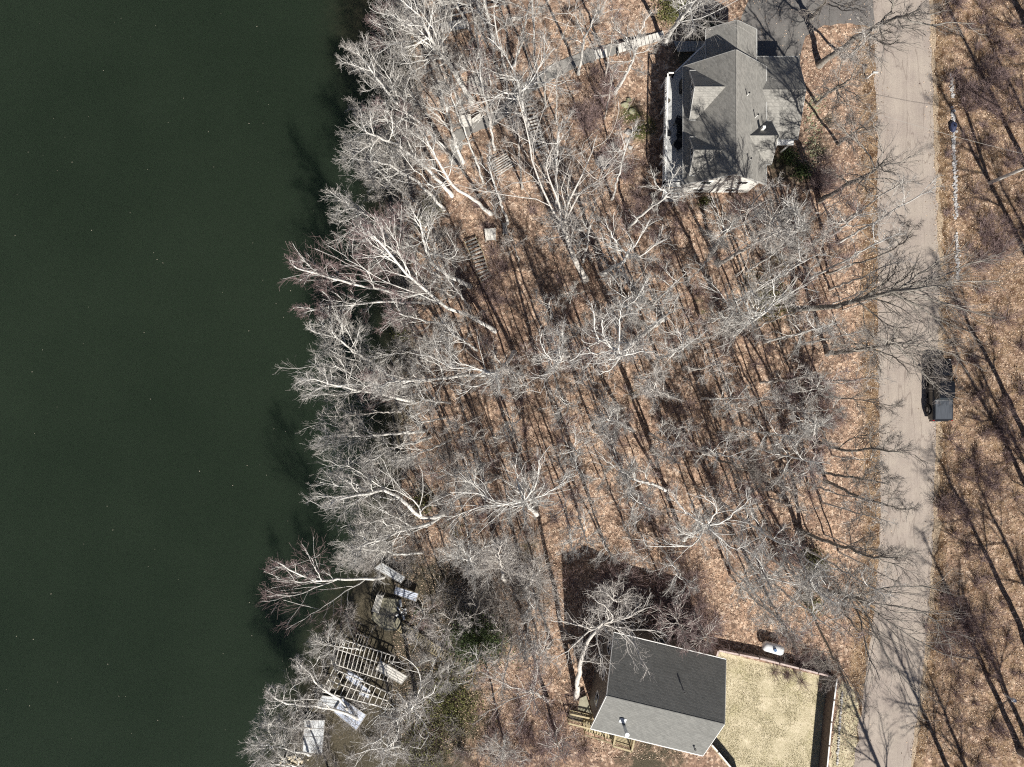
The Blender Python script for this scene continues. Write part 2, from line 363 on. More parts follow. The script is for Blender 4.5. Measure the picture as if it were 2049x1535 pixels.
# water: a closed slab
wy = axis(-600, 600, -42, 42, 1.0); 
def water():
    nx = np.concatenate([-np.geomspace(600, 40, 12), np.arange(-39, -6, .8)]); xx, yy = np.meshgrid(nx, wy)
    V = np.stack([xx, yy, np.full_like(xx, ZW)], -1); n0, n1 = xx.shape; idx = np.arange(n0*n1).reshape(n0, n1)
    q = np.stack([idx[:-1, :-1], idx[:-1, 1:], idx[1:, 1:], idx[1:, :-1]], -1).reshape(-1, 4)
    V2 = V.copy(); V2[..., 2] = ZW-7
    k = n0*n1; q2 = q[:, ::-1]+k
    side = []
    for e in (idx[0, :], idx[:, -1], idx[-1, ::-1], idx[::-1, 0]): side += [(e[i], e[i]+k, e[i+1]+k, e[i+1]) for i in range(len(e)-1)]
    me = raw_mesh("lake_water", np.concatenate([V.reshape(-1, 3), V2.reshape(-1, 3)]), [q, q2, np.array(side)], smooth=False)
    sh = np.zeros((2*k, 4)); d = (shore_x(yy)-xx).ravel()
    sh[:k, 0] = np.clip(1-d/3.5, 0, 1)*.8
    tp = P(735, 30, ZW); sh[:k, 0] = np.maximum(sh[:k, 0], .85*np.exp(-(((xx-tp[0])/3.0)**2+((yy-tp[1])/7.0)**2)).ravel())
    ca = me.color_attributes.new("shallow", 'FLOAT_COLOR', 'POINT'); ca.data.foreach_set("color", sh.ravel().astype('f'))
    tag(link("lake_water", me, None, [M['water']]), "dark green lake water", None, None, "structure")
water()
def specks():
    rng = np.random.default_rng(77); n = 90; c = np.stack([rng.uniform(-52, -19, n), rng.uniform(-38, 38, n), np.full(n, ZW+.012)], -1); a = rng.uniform(0, 6.28, n); s = rng.uniform(.02, .06, n)[:, None]
    u = np.stack([np.cos(a), np.sin(a), 0*a], -1); v = np.stack([-np.sin(a), np.cos(a), 0*a], -1)
    V = np.stack([c-u*s, c-v*s*.6, c+u*s+[0, 0, .01], c+v*s*.6], 1).reshape(-1, 3)
    tag(link("floating_leaves", raw_mesh("floating_leaves", V, [np.arange(4*n).reshape(n, 4)]), None, [mat("bleached_leaf", (.42,.38,.30))]), "pale specks of leaf litter afloat on the lake", None, None, "stuff")
specks()
def ribbon_sheet(name, Lp, Rp, z, m, n=60, edge=.12, seed=0, label=None):
    rng = np.random.default_rng(seed)
    def rs(pts):
        pts = np.array([P(a, b)[:2] for a, b in pts]); t = np.concatenate([[0], np.cumsum(np.hypot(*np.diff(pts, axis=0).T))]); t /= t[-1]
        q = np.linspace(0, 1, n); return np.stack([np.interp(q, t, pts[:, 0]), np.interp(q, t, pts[:, 1])], -1)
    A, B = rs(Lp), rs(Rp); A[:, 0] += rng.normal(0, edge, n); B[:, 0] += rng.normal(0, edge, n)
    k = 7; V = np.stack([A+(B-A)*t for t in np.linspace(0, 1, k)], 1); V = np.concatenate([V, np.full((n, k, 1), z)], -1)
    idx = np.arange(n*k).reshape(n, k); q = np.stack([idx[:-1, :-1], idx[1:, :-1], idx[1:, 1:], idx[:-1, 1:]], -1).reshape(-1, 4)
    return tag(link(name, raw_mesh(name, V, [q]), None, [m]), label, None, None, "structure")
ribbon_sheet("road", RL, RR, .012, M['road'], 140, .07, 1, "worn pinkish grey asphalt lane")
ribbon_sheet("road_shoulder", [(a+b_, c) for (a, c), b_ in zip(RR, [-3]*11)], [(a+9, c) for a, c in RR], .006, varied("sandy_shoulder", (.24,.18,.12), (.50,.40,.29), 9, .95, .4), 140, .14, 2, "sandy edge of the lane")
def sheet(name, pts, z, m, label, kind="structure", rag=0.0, seed=0):
    rng = np.random.default_rng(seed); W = [P(a, b)[:2] for a, b in pts]; out = []
    for a, b in zip(W, W[1:]+W[:1]):
        n = max(1, int(np.hypot(*(b-a))/.5)) if rag else 1
        for i in range(n): q = a+(b-a)*i/n; out.append((*(q+rng.normal(0, rag, 2) if rag and i else q), z))
    me = bpy.data.meshes.new(name); me.from_pydata([tuple(map(float, p)) for p in out], [], [tuple(range(len(out)))]); me.update()
    if me.polygons[0].normal.z < 0: me.flip_normals()
    bm = bmesh.new(); bm.from_mesh(me); bmesh.ops.triangulate(bm, faces=bm.faces); bm.to_mesh(me); bm.free()
    return tag(link(name, me, None, [m]), label, None, None, kind)
sheet("driveway", [(1512,-150),(1498,0),(1482,40),(1500,75),(1510,135),(1560,150),(1598,150),(1604,100),(1612,72),(1650,50),(1700,46),(1765,62),(1765,-150)], .008, M['drive'], "dark asphalt driveway beside the upper house", rag=.06)
sheet("lawn", [(1432,1312),(1440,1304),(1672,1360),(1648,1560),(1640,1700),(1500,1700),(1480,1560),(1420,1490),(1440,1460)], .008, M['lawn'], "straw coloured dormant lawn", rag=.03)
sheet("grass_verge", [(1684,1362),(1706,1375),(1722,1432),(1709,1535),(1690,1690),(1640,1690),(1660,1535),(1672,1440)], .004, M['lawn'], "grass strip between fence and lane", rag=.12)

# ------------------------------------------------------------------ trees
def norm(a): return a/np.maximum(np.linalg.norm(a, axis=-1, keepdims=True), 1e-9)
def tubes(Pn, R, S, rng, smooth=True):
    """Pn [N,K,3], R [N,K] -> verts, quads"""
    N, K, _ = Pn.shape
    Tn = norm(np.gradient(Pn, axis=1))
    ref = norm(rng.normal(size=(N, 1, 3))); u = norm(np.cross(Tn, np.broadcast_to(ref, Tn.shape))); v = np.cross(Tn, u)
    if S == 2: ang = np.array([0, math.pi])
    else: ang = np.linspace(0, 2*math.pi, S, endpoint=False)
    V = Pn[:, :, None, :]+R[:, :, None, None]*(np.cos(ang)[None, None, :, None]*u[:, :, None, :]+np.sin(ang)[None, None, :, None]*v[:, :, None, :])
    idx = np.arange(N*K*S).reshape(N, K, S)
    if S == 2: q = np.stack([idx[:, :-1, 0], idx[:, :-1, 1], idx[:, 1:, 1], idx[:, 1:, 0]], -1).reshape(-1, 4)
    else:
        a = idx[:, :-1]; b = idx[:, 1:]; q = np.stack([a, np.roll(a, -1, 2), np.roll(b, -1, 2), b], -1).reshape(-1, 4)
    return V.reshape(-1, 3), q
def merge(parts):
    V, Q, k = [], [], 0
    for v, q in parts: V.append(v); Q.append(q+k); k += len(v)
    return np.concatenate(V), Q
def resample(pts, n, rng=None, wig=0.0):
    pts = np.array(pts, float); t = np.concatenate([[0], np.cumsum(np.linalg.norm(np.diff(pts, axis=0), axis=1))]); L = t[-1]; t /= L
    q = np.linspace(0, 1, n); out = np.stack([np.interp(q, t, pts[:, i]) for i in range(3)], -1)
    if n > 4:
        sm = out.copy(); sm[1:-1] = .5*out[1:-1]+.25*(out[:-2]+out[2:]); out = sm
    if rng is not None and wig: out[1:-1] += rng.normal(0, wig, (n-2, 3))
    return out
def grow(rng, start, dirn, length, K, wig, up=0.0):
    N = len(start); P_ = np.empty((N, K, 3)); P_[:, 0] = start; d = norm(dirn); step = (length/(K-1))[:, None]
    for i in range(1, K):
        P_[:, i] = P_[:, i-1]+d*step
        d = norm(d+rng.normal(0, wig, (N, 3))+np.array([0, 0, up]))
    return P_
def spawn(rng, Pn, R, n, t0, t1, ang, lf, K, wig, up, rf=.6, lmin=.15):
    N, Kp, _ = Pn.shape; L = np.linalg.norm(np.diff(Pn, axis=1), axis=2).sum(1)
    t = t0+(t1-t0)*(np.arange(n)[None]+rng.random((N, n)))/n; t = np.clip(t, 0, .999)*(Kp-1); i = t.astype(int); f = (t-i)[..., None]
    ar = np.arange(N)[:, None]; s = Pn[ar, i]*(1-f)+Pn[ar, i+1]*f; tg = norm(Pn[ar, i+1]-Pn[ar, i]); r = (R[ar, i]*(1-f[..., 0])+R[ar, i+1]*f[..., 0])*rf
    pp = norm(np.cross(tg, rng.normal(size=tg.shape))); a = np.radians(rng.normal(ang, 11, (N, n)))[..., None]
    d = norm(tg*np.cos(a)+pp*np.sin(a)); ln = np.maximum(L[:, None]*lf*(1.15-.65*t/(Kp-1))*rng.uniform(.6, 1.25, (N, n)), lmin)
    Q = grow(rng, s.reshape(-1, 3), d.reshape(-1, 3), ln.reshape(-1), K, wig, up)
    Rr = r.reshape(-1)[:, None]*np.linspace(1, .35, K)[None]
    return Q, Rr
STY = {  # bark, twig, angles, twig multiplicity, wiggle
    's': dict(b='bark_shore', t='twig_shore', ang=31, wig=.15, up=.03),
    'q': dict(b='bark_shore', t='twig_pink', ang=27, wig=.12, up=.03),
    'w': dict(b='bark_wood', t='twig_wood', ang=42, wig=.22, up=.03),
    'o': dict(b='bark_shore', t='twig_wood', ang=50, wig=.34, up=.02),
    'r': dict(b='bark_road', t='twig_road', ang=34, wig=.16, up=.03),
    'p': dict(b='bark_wood', t='twig_pink', ang=34, wig=.17, up=.05),
}
TREES = []
def tree(label, trace, h, r0, cr, sty='w', limbs=(), n=8, bias=.5, seed=None, kind='bare_tree', cat='tree', group='bare trees of the lakeside wood', t0=.5, dens=1.0, world=None, spread=1.0, incl=.75):
    seed = seed if seed is not None else len(TREES)*7+11
    rng = np.random.default_rng(seed); S = STY[sty]
    if world is None:
        base = G(*trace[0]); acc = np.concatenate([[0], np.cumsum(np.hypot(*np.diff(np.array(trace, float)[:, :2], axis=0).T))]); acc /= acc[-1]
        W = [base]+[P(a[0], a[1], base[2]+h*(a[2] if len(a) > 2 else f)) for a, f in zip(trace[1:], acc[1:])]
    else:
        base = np.array([world[0][0], world[0][1], float(T(world[0][0], world[0][1]))]); W = [base]+[np.array([a, b, base[2]+h*f]) for a, b, f in world[1:]]
    W = [base-np.array([0, 0, .3])]+W
    K0 = 16; tp = resample(W, K0, rng, .05)[None]; r0 = r0*.8; r = r0*np.linspace(1.1, .42, K0); r[0] = r0*1.6; r[1] = r0*1.18; tr = r[None]
    L1, R1, RS = [], [], []
    K1 = 10
    for f, pts, zf in limbs:
        i = f*(K0-1); j = min(int(i), K0-2); s = tp[0, j]*(1-(i-j))+tp[0, j+1]*(i-j)
        m_ = len(pts); w_ = [s]+[P(a, b, s[2]+(base[2]+h*zf-s[2])*(q+1)/m_) for q, (a, b) in enumerate(pts)]
        L1.append(resample(w_, K1, rng, .05)); rr_ = max(.04, r0*.46*(1-.3*f)); R1.append(rr_*np.linspace(1, .3, K1))
    dh = tp[0, -1]-tp[0, K0//2]; dh[2] = 0; dh = dh/max(np.linalg.norm(dh), .5)
    ts = np.linspace(t0, .985, n)+rng.uniform(-.02, .02, n); ph = rng.uniform(0, 6.28)+np.arange(n)*2.4+rng.normal(0, .35, n)
    for t, a in zip(ts, ph):
        i = min(t, .99)*(K0-1); j = min(int(i), K0-2); s = tp[0, j]*(1-(i-j))+tp[0, j+1]*(i-j)
        e = incl*rng.uniform(.35, 1.5)+.5*max(0, t-.8)/.2
        d = np.array([math.cos(a), math.sin(a), e])+dh*bias*1.4
        ln = cr*rng.uniform(.75, 1.15)*(1.1-.35*(t-t0)/(1-t0))*spread
        q = grow(rng, s[None], d[None], np.array([ln]), K1, S['wig']*.8, .05)[0]
        L1.append(q); R1.append(r0*.33*(1.15-.45*t)*np.linspace(1, .28, K1))
    q = grow(rng, tp[:, -1], (tp[:, -1]-tp[:, -3])+np.array([[0, 0, .2]]), np.array([cr*.8]), K1, S['wig']*.7, .05)[0]
    L1.append(q); R1.append(r0*.42*np.linspace(1, .25, K1))
    L1 = np.array(L1); R1 = np.array(R1)
    a2 = S['ang']; wg = S['wig']; up = S['up']
    L2, R2 = spawn(rng, L1, R1, int(round(8*dens)), .12, .98, a2, .52, 7, wg*.8, up, .58)
    L3, R3 = spawn(rng, L2, R2, 5, .1, .98, a2, .62, 5, wg*.8, up, .62, .3)
    L4, R4 = spawn(rng, L3, R3, 4 if sty in 'sq' and h < 16 else 3, .1, .98, a2, .68, 4, wg*.6, up, .7, .25)
    L5, R5 = spawn(rng, L4 if sty in 'sq' else L4[::3], R4 if sty in 'sq' else R4[::3], 1, .15, .95, a2+4, .8, 3, wg*.6, up, .8, .2)
    R2 = np.clip(R2, .017, None); R3 = np.clip(R3, .0088, .025); R4 = np.clip(R4, .0056, .008); R5 = np.clip(R5, .0044, .006)
    root = thing(kind, tuple(base), label, cat, group)
    Vt, Qt = merge([tubes(tp, tr, 10, rng), tubes(L1, R1, 6, rng)])
    link("trunk", raw_mesh("trunk", Vt, Qt, smooth=True), root, [M[S['b']]])
    Vc, Qc = merge([tubes(L2, R2, 4, rng), tubes(L3, R3, 3, rng), tubes(L4, R4, 2, rng), tubes(L5, R5, 2, rng)])
    link("crown", raw_mesh("crown", Vc, Qc, mi=[0, 1, 1, 1], smooth=True), root, [M[S['b']], M[S['t']]])
    TREES.append((base[0], base[1]))
    return root
# (label, trace of trunk in picture px, height, trunk radius, crown radius, style, limbs, options)
TT = [
 ("pale leaning tree topmost of those reaching over the lake, thick trunk", [(945,205),(911,150),(891,114),(866,88),(845,40)], 15, .30, 4.2, 's', [(.5,[(850,85),(800,80),(755,108)],1.0),(.55,[(840,120),(800,130)],.95),(.62,[(870,60),(835,15)],1.0),(.6,[(820,60),(772,18)],1.0)], dict(n=9)),
 ("thin pale tree leaning over the white bench by the gravel path", [(932,226),(912,196),(905,165),(898,120)], 11, .14, 2.4, 's', [], {}),
 ("wispy grey tree arching over the bank below the topmost lake tree", [(895,300),(832,240),(778,190),(742,140)], 14, .20, 3.2, 's', [(.6,[(775,150),(760,130)],1.05)], dict(n=9)),
 ("wide grey tree above the dark cove, crown touching the water", [(905,392),(838,320),(785,285),(740,268)], 14, .22, 3.6, 's', [(.5,[(800,250),(760,235),(722,262)],1.0)], dict(n=9)),
 ("broad grey tree with two arching limbs above the mossy bank patch", [(890,420),(838,365),(780,330),(725,320)], 13, .19, 3.4, 's', [(.6,[(765,360),(712,345)],.95)], dict(n=9)),
 ("pale tree with short thick trunk beside the weathered pallet", [(927,326),(912,292),(900,240),(885,195)], 13, .22, 2.6, 's', [], dict(n=7)),
 ("slender tree standing just left of the timber stack", [(968,366),(955,330),(938,285),(918,230),(905,200)], 13, .13, 2.6, 's', [], {}),
 ("leaning tree whose pale trunk crosses the slope above the small platform", [(984,428),(940,395),(905,372),(880,330),(858,290)], 15, .21, 3.2, 's', [(.6,[(870,380),(820,330),(800,300)],1.0)], dict(n=9)),
 ("pale tree curving out from the shore above the cove, hooked top", [(812,470),(790,448),(760,436),(731,427),(702,415)], 13, .20, 2.9, 's', [(.7,[(700,465),(672,482)],1.0),(.75,[(700,400),(668,385)],1.0)], dict(n=9)),
 ("long white trunked tree leaning to the cove with upswept reddish top", [(993,664),(957,640),(917,625),(878,608),(858,586),(807,544),(788,517),(755,480)], 18, .22, 3.0, 'q', [(.7,[(790,480),(775,455)],1.0),(.78,[(745,490),(712,460)],1.0),(.45,[(850,590),(800,575),(749,556),(714,527),(690,518)],.95)], dict(n=9,bias=.9)),
 ("white limbed tree reaching straight out over the lake, long twin limbs", [(878,606),(817,590),(757,580),(697,566),(653,555),(604,540)], 14, .19, 2.0, 'q', [(.7,[(640,548),(612,530)],1.0),(.6,[(660,552),(632,542),(602,520)],1.05),(.5,[(740,548),(714,525),(700,510)],1.0)], dict(n=9,bias=1.0)),
 ("white limbed tree pointing over the lake below the long twin limbed one", [(862,606),(771,604),(730,606),(690,611),(629,620)], 13, .15, 1.9, 'q', [(.65,[(680,603),(645,598)],1.0)], dict(n=8,bias=1.0)),
 ("stout pale trunk leaning beside the lower flight of log steps", [(942,573),(918,562),(895,551),(866,530),(850,492),(842,455)], 15, .24, 3.2, 's', [(.65,[(858,500),(848,465)],1.0),(.7,[(900,520),(918,498)],.95)], dict(n=8)),
 ("low spreading tree with fine twigs above the mossy shore patch", [(790,760),(751,730),(700,700),(668,668)], 13, .19, 3.4, 's', [(.6,[(690,650),(655,628)],1.0),(.5,[(700,720),(640,690)],1.0)], dict(n=10)),
 ("bushy grey tree bulging farthest out over the lake in mid shore", [(830,806),(761,788),(700,778),(650,765)], 13, .21, 3.6, 's', [(.5,[(700,745),(650,725),(610,735)],1.0),(.6,[(680,790),(615,790)],.95)], dict(n=11)),
 ("horizontal grey tree with fanned twigs below the farthest bulging crown", [(850,863),(790,868),(714,873),(665,872)], 12, .18, 3.0, 's', [(.65,[(670,850),(630,845)],1.0),(.6,[(680,885),(640,888)],1.0)], dict(n=10,bias=.9)),
 ("forked grey tree whose crown curls down over the shore thicket", [(862,874),(828,887),(793,893),(755,915)], 12, .18, 2.8, 's', [(.6,[(770,885),(730,905)],1.0)], dict(n=9)),
 ("big double stemmed tree arching over the lake, widest of the shore crowns", [(896,1026),(872,1036),(848,1041),(830,1025),(800,995),(767,980),(720,990),(680,998)], 15, .26, 3.4, 's', [(.25,[(836,1010),(802,985),(770,975)],.95),(.6,[(740,960),(700,930),(680,935)],1.0),(.7,[(700,1010),(650,1020)],1.0),(.7,[(700,975),(640,965)],1.0)], dict(n=10,bias=.8)),
 ("pale forked tree beneath the widest shore crown", [(892,1026),(858,1050),(815,1057),(770,1075),(725,1092)], 13, .21, 3.2, 's', [(.4,[(790,1035),(755,1015)],1.0),(.6,[(760,1040),(715,1055)],.95),(.7,[(750,1100),(700,1120)],.95)], dict(n=10)),
 ("grey tree leaning over the upper metal panel by the landing", [(846,1105),(800,1110),(755,1100),(712,1098)], 12, .17, 3.0, 's', [], dict(n=10)),
 ("white candelabra tree lying out over the water above the dock frames", [(770,1156),(729,1158),(680,1159),(632,1164),(600,1150),(565,1130)], 11, .17, 1.7, 'q', [(.55,[(600,1165),(545,1158)],1.0),(.45,[(620,1180),(580,1195),(537,1203)],1.0),(.2,[(690,1185),(650,1212),(608,1240)],.95),(.6,[(632,1140),(622,1115),(612,1105)],1.1)], dict(n=8,bias=1.0)),
 ("knobbly white tree stretching to the lake from the dented panel", [(700,1432),(679,1396),(644,1378),(623,1355),(603,1331)], 9, .17, 1.7, 'o', [(.8,[(600,1345),(595,1330)],1.0),(.6,[(625,1335),(640,1312)],.9)], dict(n=7)),
 ("knobbly white tree with long wavering limb towards the lake corner", [(722,1445),(690,1425),(650,1415),(600,1412),(565,1408),(541,1388)], 9, .19, 2.0, 'o', [(.4,[(640,1400),(590,1400),(555,1405)],1.0),(.5,[(620,1440),(580,1460)],.9)], dict(n=9)),
 ("large contorted white oak sprawling over the collapsed dock frames", [(838,1412),(817,1422)], 8, .28, 2.6, 'o', [(.7,[(776,1419),(744,1407),(709,1402)],1.0),(.8,[(832,1402),(846,1364),(828,1325),(800,1312)],1.05),(.6,[(790,1443),(762,1480),(722,1498)],.95),(.75,[(800,1440),(758,1432),(745,1450)],.9),(.8,[(840,1400),(870,1385),(872,1370)],1.0),(.7,[(845,1440),(860,1470),(840,1500)],1.0)], dict(n=9,spread=1.2)),
 ("pale contorted oak below the sprawling one, fringed with olive shrubs", [(800,1490),(770,1500)], 8, .20, 2.8, 'o', [(.6,[(730,1500),(690,1520)],1.0),(.7,[(800,1460),(792,1440)],1.0)], dict(n=9)),
 ("grey thicket tree at the lowest end of the shore", [(622,1512),(580,1500),(530,1492)], 9, .15, 3.0, 's', [(.5,[(560,1480),(505,1500)],1.0)], dict(n=11)),
 ("small grey tree overhanging the water beside the plain grey dock panel", [(628,1458),(575,1456),(545,1452)], 8, .12, 2.4, 's', [], dict(n=9)),
 ("second thicket tree at the lowest shore, leaning down the frame edge", [(660,1545),(600,1535),(550,1530)], 8, .14, 2.7, 's', [], dict(n=10)),
 ("small tree hanging over the tangle beside the upper dock frame", [(728,1300),(690,1296),(650,1290)], 8, .12, 2.4, 's', [], dict(n=10)),
 ("pink twigged tree with white fork beside the lower log steps to the shore", [(1095,1402),(1062,1380)], 13, .20, 2.4, 'p', [(.8,[(1020,1375),(964,1346)],1.0),(.75,[(1030,1395),(964,1431)],1.0),(.9,[(1075,1345),(1070,1318)],1.0),(.85,[(1050,1430),(1030,1465)],1.0)], dict(n=9)),
 ("huge grey tree with a high fork towering over the log steps", [(1172,560),(1150,520),(1134,475),(1128,450)], 13, .36, 3.6, 'w', [(.98,[(1092,400),(1076,360),(1060,300),(1048,235),(1035,190)],1.75),(.98,[(1137,400),(1165,355),(1185,300),(1195,270)],1.7),(.99,[(1110,380),(1090,330),(1108,290)],1.6),(.97,[(1160,380),(1205,362),(1222,335)],1.6)], dict(n=6,t0=.75)),
 ("tall forked tree with white zigzag limbs over the gravel path", [(1068,300),(1052,240),(1040,190),(1036,172)], 15, .26, 3.4, 's', [(.9,[(1062,165),(1088,120),(1100,90)],1.2),(.95,[(1030,145),(1005,100),(975,75)],1.2),(.9,[(1003,185),(985,200),(955,205)],1.1),(.9,[(1075,160),(1110,170),(1150,160)],1.1)], dict(n=8)),
 ("lone trunk standing in the clearing by the top dock planks", [(1026,132),(1044,88),(1050,50),(1058,12)], 15, .15, 2.0, 's', [], dict(n=6)),
 ("tree with bent trunk rising where the gravel path meets the log steps", [(1158,147),(1162,118),(1167,82),(1184,44)], 15, .17, 2.2, 's', [(.8,[(1200,30),(1195,0)],1.1),(.7,[(1150,30),(1135,22)],1.05)], dict(n=6)),
 ("pale curved tree standing beside the mossy boulders", [(1231,187),(1252,150),(1268,120),(1274,88)], 12, .20, 2.5, 's', [(.8,[(1250,70),(1225,55)],1.0),(.9,[(1285,55),(1300,30)],1.0)], dict(n=7)),
 ("double stemmed tree rising from the head of the boardwalk", [(1330,86),(1345,58),(1368,30),(1391,0)], 15, .24, 3.0, 's', [(.5,[(1395,20),(1430,18)],1.0),(.3,[(1370,10),(1390,-20)],1.0)], dict(n=8)),
 ("thick pale trunk leaving the picture at the top beside the dock planks", [(988,85),(980,50),(968,0),(955,-40)], 16, .22, 3.2, 's', [], dict(n=8)),
 ("pale trunk running off the top over the upper dock planks", [(941,58),(922,25),(905,-5),(890,-40)], 15, .18, 3.2, 's', [], dict(n=8)),
 ("grey shore tree at the top, just above the thick trunked leaning one", [(900,20),(850,-20),(800,-45)], 13, .18, 3.5, 's', [], dict(n=9)),
 ("round crowned white tree beside the three way fork, trunk bending back", [(1206,548),(1225,538),(1250,522),(1255,505)], 17, .24, 2.8, 's', [(.9,[(1240,495),(1225,470),(1215,455)],1.15),(.9,[(1270,495),(1290,460),(1300,440)],1.15),(.85,[(1280,515),(1310,490),(1330,478)],1.1)], dict(n=7)),
 ("small round crowned tree in the wood with white spokes pointing up", [(1262,628),(1275,620),(1283,616)], 15, .19, 2.4, 's', [(.9,[(1262,598),(1230,585),(1215,565)],1.1),(.9,[(1280,590),(1290,570)],1.1),(.9,[(1310,610),(1340,592)],1.1)], dict(n=8)),
 ("prominent white antlered tree nearly under the viewer, trunk leaning up right", [(1329,637),(1295,662),(1262,690),(1236,716)], 19, .30, 2.0, 'o', [(.92,[(1215,690),(1190,672),(1192,640),(1180,615)],1.1),(.95,[(1225,700),(1204,660),(1205,640)],1.15),(.95,[(1238,690),(1242,650),(1240,620)],1.15),(.95,[(1275,706),(1310,705)],1.05),(.9,[(1200,708),(1165,706),(1140,722)],1.05),(.95,[(1222,740),(1200,750)],1.0)], dict(n=6)),
 ("sinuous white limbed tree left of the antlered one", [(1084,756),(1105,738),(1122,722)], 17, .20, 2.2, 'o', [(.9,[(1127,690),(1124,665),(1130,640)],1.1),(.9,[(1098,715),(1082,690),(1085,660)],1.1),(.8,[(1100,750),(1080,790)],1.0)], dict(n=7)),
 ("white tipped tree with a curved trunk right of the antlered one", [(1316,716),(1340,712),(1358,702),(1371,693)], 16, .18, 1.8, 's', [(.95,[(1360,670),(1352,652)],1.1),(.95,[(1385,685),(1405,668)],1.1)], dict(n=7)),
 ("wide fan crowned tree growing over the mossy ivy patch", [(1462,670),(1485,655),(1505,643),(1525,630)], 15, .26, 3.0, 's', [(.7,[(1480,620),(1470,600)],1.0),(.85,[(1545,610),(1550,585),(1545,560)],1.1),(.9,[(1560,600),(1590,580),(1615,570)],1.1),(.8,[(1520,600),(1500,580)],1.0)], dict(n=9,bias=.8)),
 ("thin white branched tree whose trunk lies across the strong shadows", [(1404,648),(1440,638),(1475,628)], 13, .13, 2.0, 's', [(.9,[(1440,580),(1415,562)],1.0)], dict(n=7)),
 ("straight grey trunk slanting up right from the wood towards the lane", [(1437,531),(1480,505),(1505,490),(1550,467)], 15, .22, 2.8, 'w', [(.8,[(1545,440),(1560,410)],1.0),(.7,[(1490,470),(1488,440),(1500,420)],1.0),(.9,[(1580,440),(1600,420)],1.0)], dict(n=8,bias=.7)),
 ("white hooked limb tree beside the lower corner of the upper house", [(1540,510),(1560,490),(1580,470),(1600,455)], 15, .20, 2.6, 's', [(.9,[(1590,425),(1585,405)],1.1)], dict(n=8)),
 ("grey tree slanting towards the lane below the white hooked one", [(1592,502),(1640,478),(1673,466),(1706,437)], 14, .20, 2.6, 'w', [(.8,[(1720,450),(1760,446),(1790,446)],.95)], dict(n=8,bias=.8)),
 ("slanting tree in front of the deck corner of the upper house", [(1258,455),(1295,420),(1330,397),(1345,380)], 14, .17, 1.5, 's', [(.9,[(1345,350),(1350,328)],1.05),(.9,[(1310,370),(1305,345)],1.0),(.8,[(1370,390),(1390,388)],.95)], dict(n=4,dens=.6)),
 ("tree with white crown spread in front of the gable wall", [(1425,505),(1440,480),(1460,455)], 13, .18, 2.4, 's', [(.8,[(1500,440),(1530,425)],1.0),(.8,[(1440,430),(1430,412)],1.0)], dict(n=8)),
 ("second white crowned tree below the gable wall, nearer the lane", [(1510,478),(1538,452),(1556,432)], 13, .17, 2.4, 's', [(.8,[(1570,410),(1590,398)],1.0)], dict(n=9)),
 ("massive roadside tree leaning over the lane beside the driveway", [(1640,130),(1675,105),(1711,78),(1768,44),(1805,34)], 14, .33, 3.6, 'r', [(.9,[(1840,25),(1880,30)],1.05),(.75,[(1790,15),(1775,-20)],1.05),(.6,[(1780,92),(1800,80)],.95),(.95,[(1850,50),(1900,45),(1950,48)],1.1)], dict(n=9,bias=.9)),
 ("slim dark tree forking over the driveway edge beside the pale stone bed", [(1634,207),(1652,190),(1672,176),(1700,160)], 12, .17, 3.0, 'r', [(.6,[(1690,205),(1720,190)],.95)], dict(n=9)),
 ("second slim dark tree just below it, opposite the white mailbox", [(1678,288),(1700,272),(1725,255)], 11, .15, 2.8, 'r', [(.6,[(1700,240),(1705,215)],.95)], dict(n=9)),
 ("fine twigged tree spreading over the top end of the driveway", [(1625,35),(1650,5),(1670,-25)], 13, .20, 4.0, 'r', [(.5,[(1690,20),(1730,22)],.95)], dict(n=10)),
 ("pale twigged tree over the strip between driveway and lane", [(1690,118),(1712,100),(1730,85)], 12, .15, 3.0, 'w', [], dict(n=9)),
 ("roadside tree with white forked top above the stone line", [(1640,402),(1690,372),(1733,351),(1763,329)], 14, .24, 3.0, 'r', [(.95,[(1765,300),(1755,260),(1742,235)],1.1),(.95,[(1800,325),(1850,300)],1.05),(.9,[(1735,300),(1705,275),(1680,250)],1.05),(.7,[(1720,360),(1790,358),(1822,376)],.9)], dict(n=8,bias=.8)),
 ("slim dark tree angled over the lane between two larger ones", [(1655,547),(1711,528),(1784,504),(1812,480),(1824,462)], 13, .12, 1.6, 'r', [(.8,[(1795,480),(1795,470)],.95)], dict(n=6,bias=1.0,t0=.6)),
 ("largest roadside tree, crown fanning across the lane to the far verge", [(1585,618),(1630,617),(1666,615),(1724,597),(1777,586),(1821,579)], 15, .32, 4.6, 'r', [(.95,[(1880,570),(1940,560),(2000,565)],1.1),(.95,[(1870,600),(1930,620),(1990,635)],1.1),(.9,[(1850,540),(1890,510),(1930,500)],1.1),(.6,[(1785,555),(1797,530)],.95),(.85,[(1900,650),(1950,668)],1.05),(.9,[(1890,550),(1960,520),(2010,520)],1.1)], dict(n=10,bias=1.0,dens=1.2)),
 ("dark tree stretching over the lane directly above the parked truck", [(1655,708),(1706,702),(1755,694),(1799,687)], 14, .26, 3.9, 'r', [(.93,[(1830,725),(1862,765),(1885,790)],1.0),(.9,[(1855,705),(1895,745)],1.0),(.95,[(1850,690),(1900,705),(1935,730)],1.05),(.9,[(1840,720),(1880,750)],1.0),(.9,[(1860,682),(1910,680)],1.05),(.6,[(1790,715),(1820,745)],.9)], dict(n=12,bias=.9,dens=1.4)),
 ("thin low branch tree crossing the verge opposite the parked truck", [(1620,792),(1680,795),(1730,802),(1780,812)], 9, .09, 1.5, 'r', [], dict(n=6,bias=1.0)),
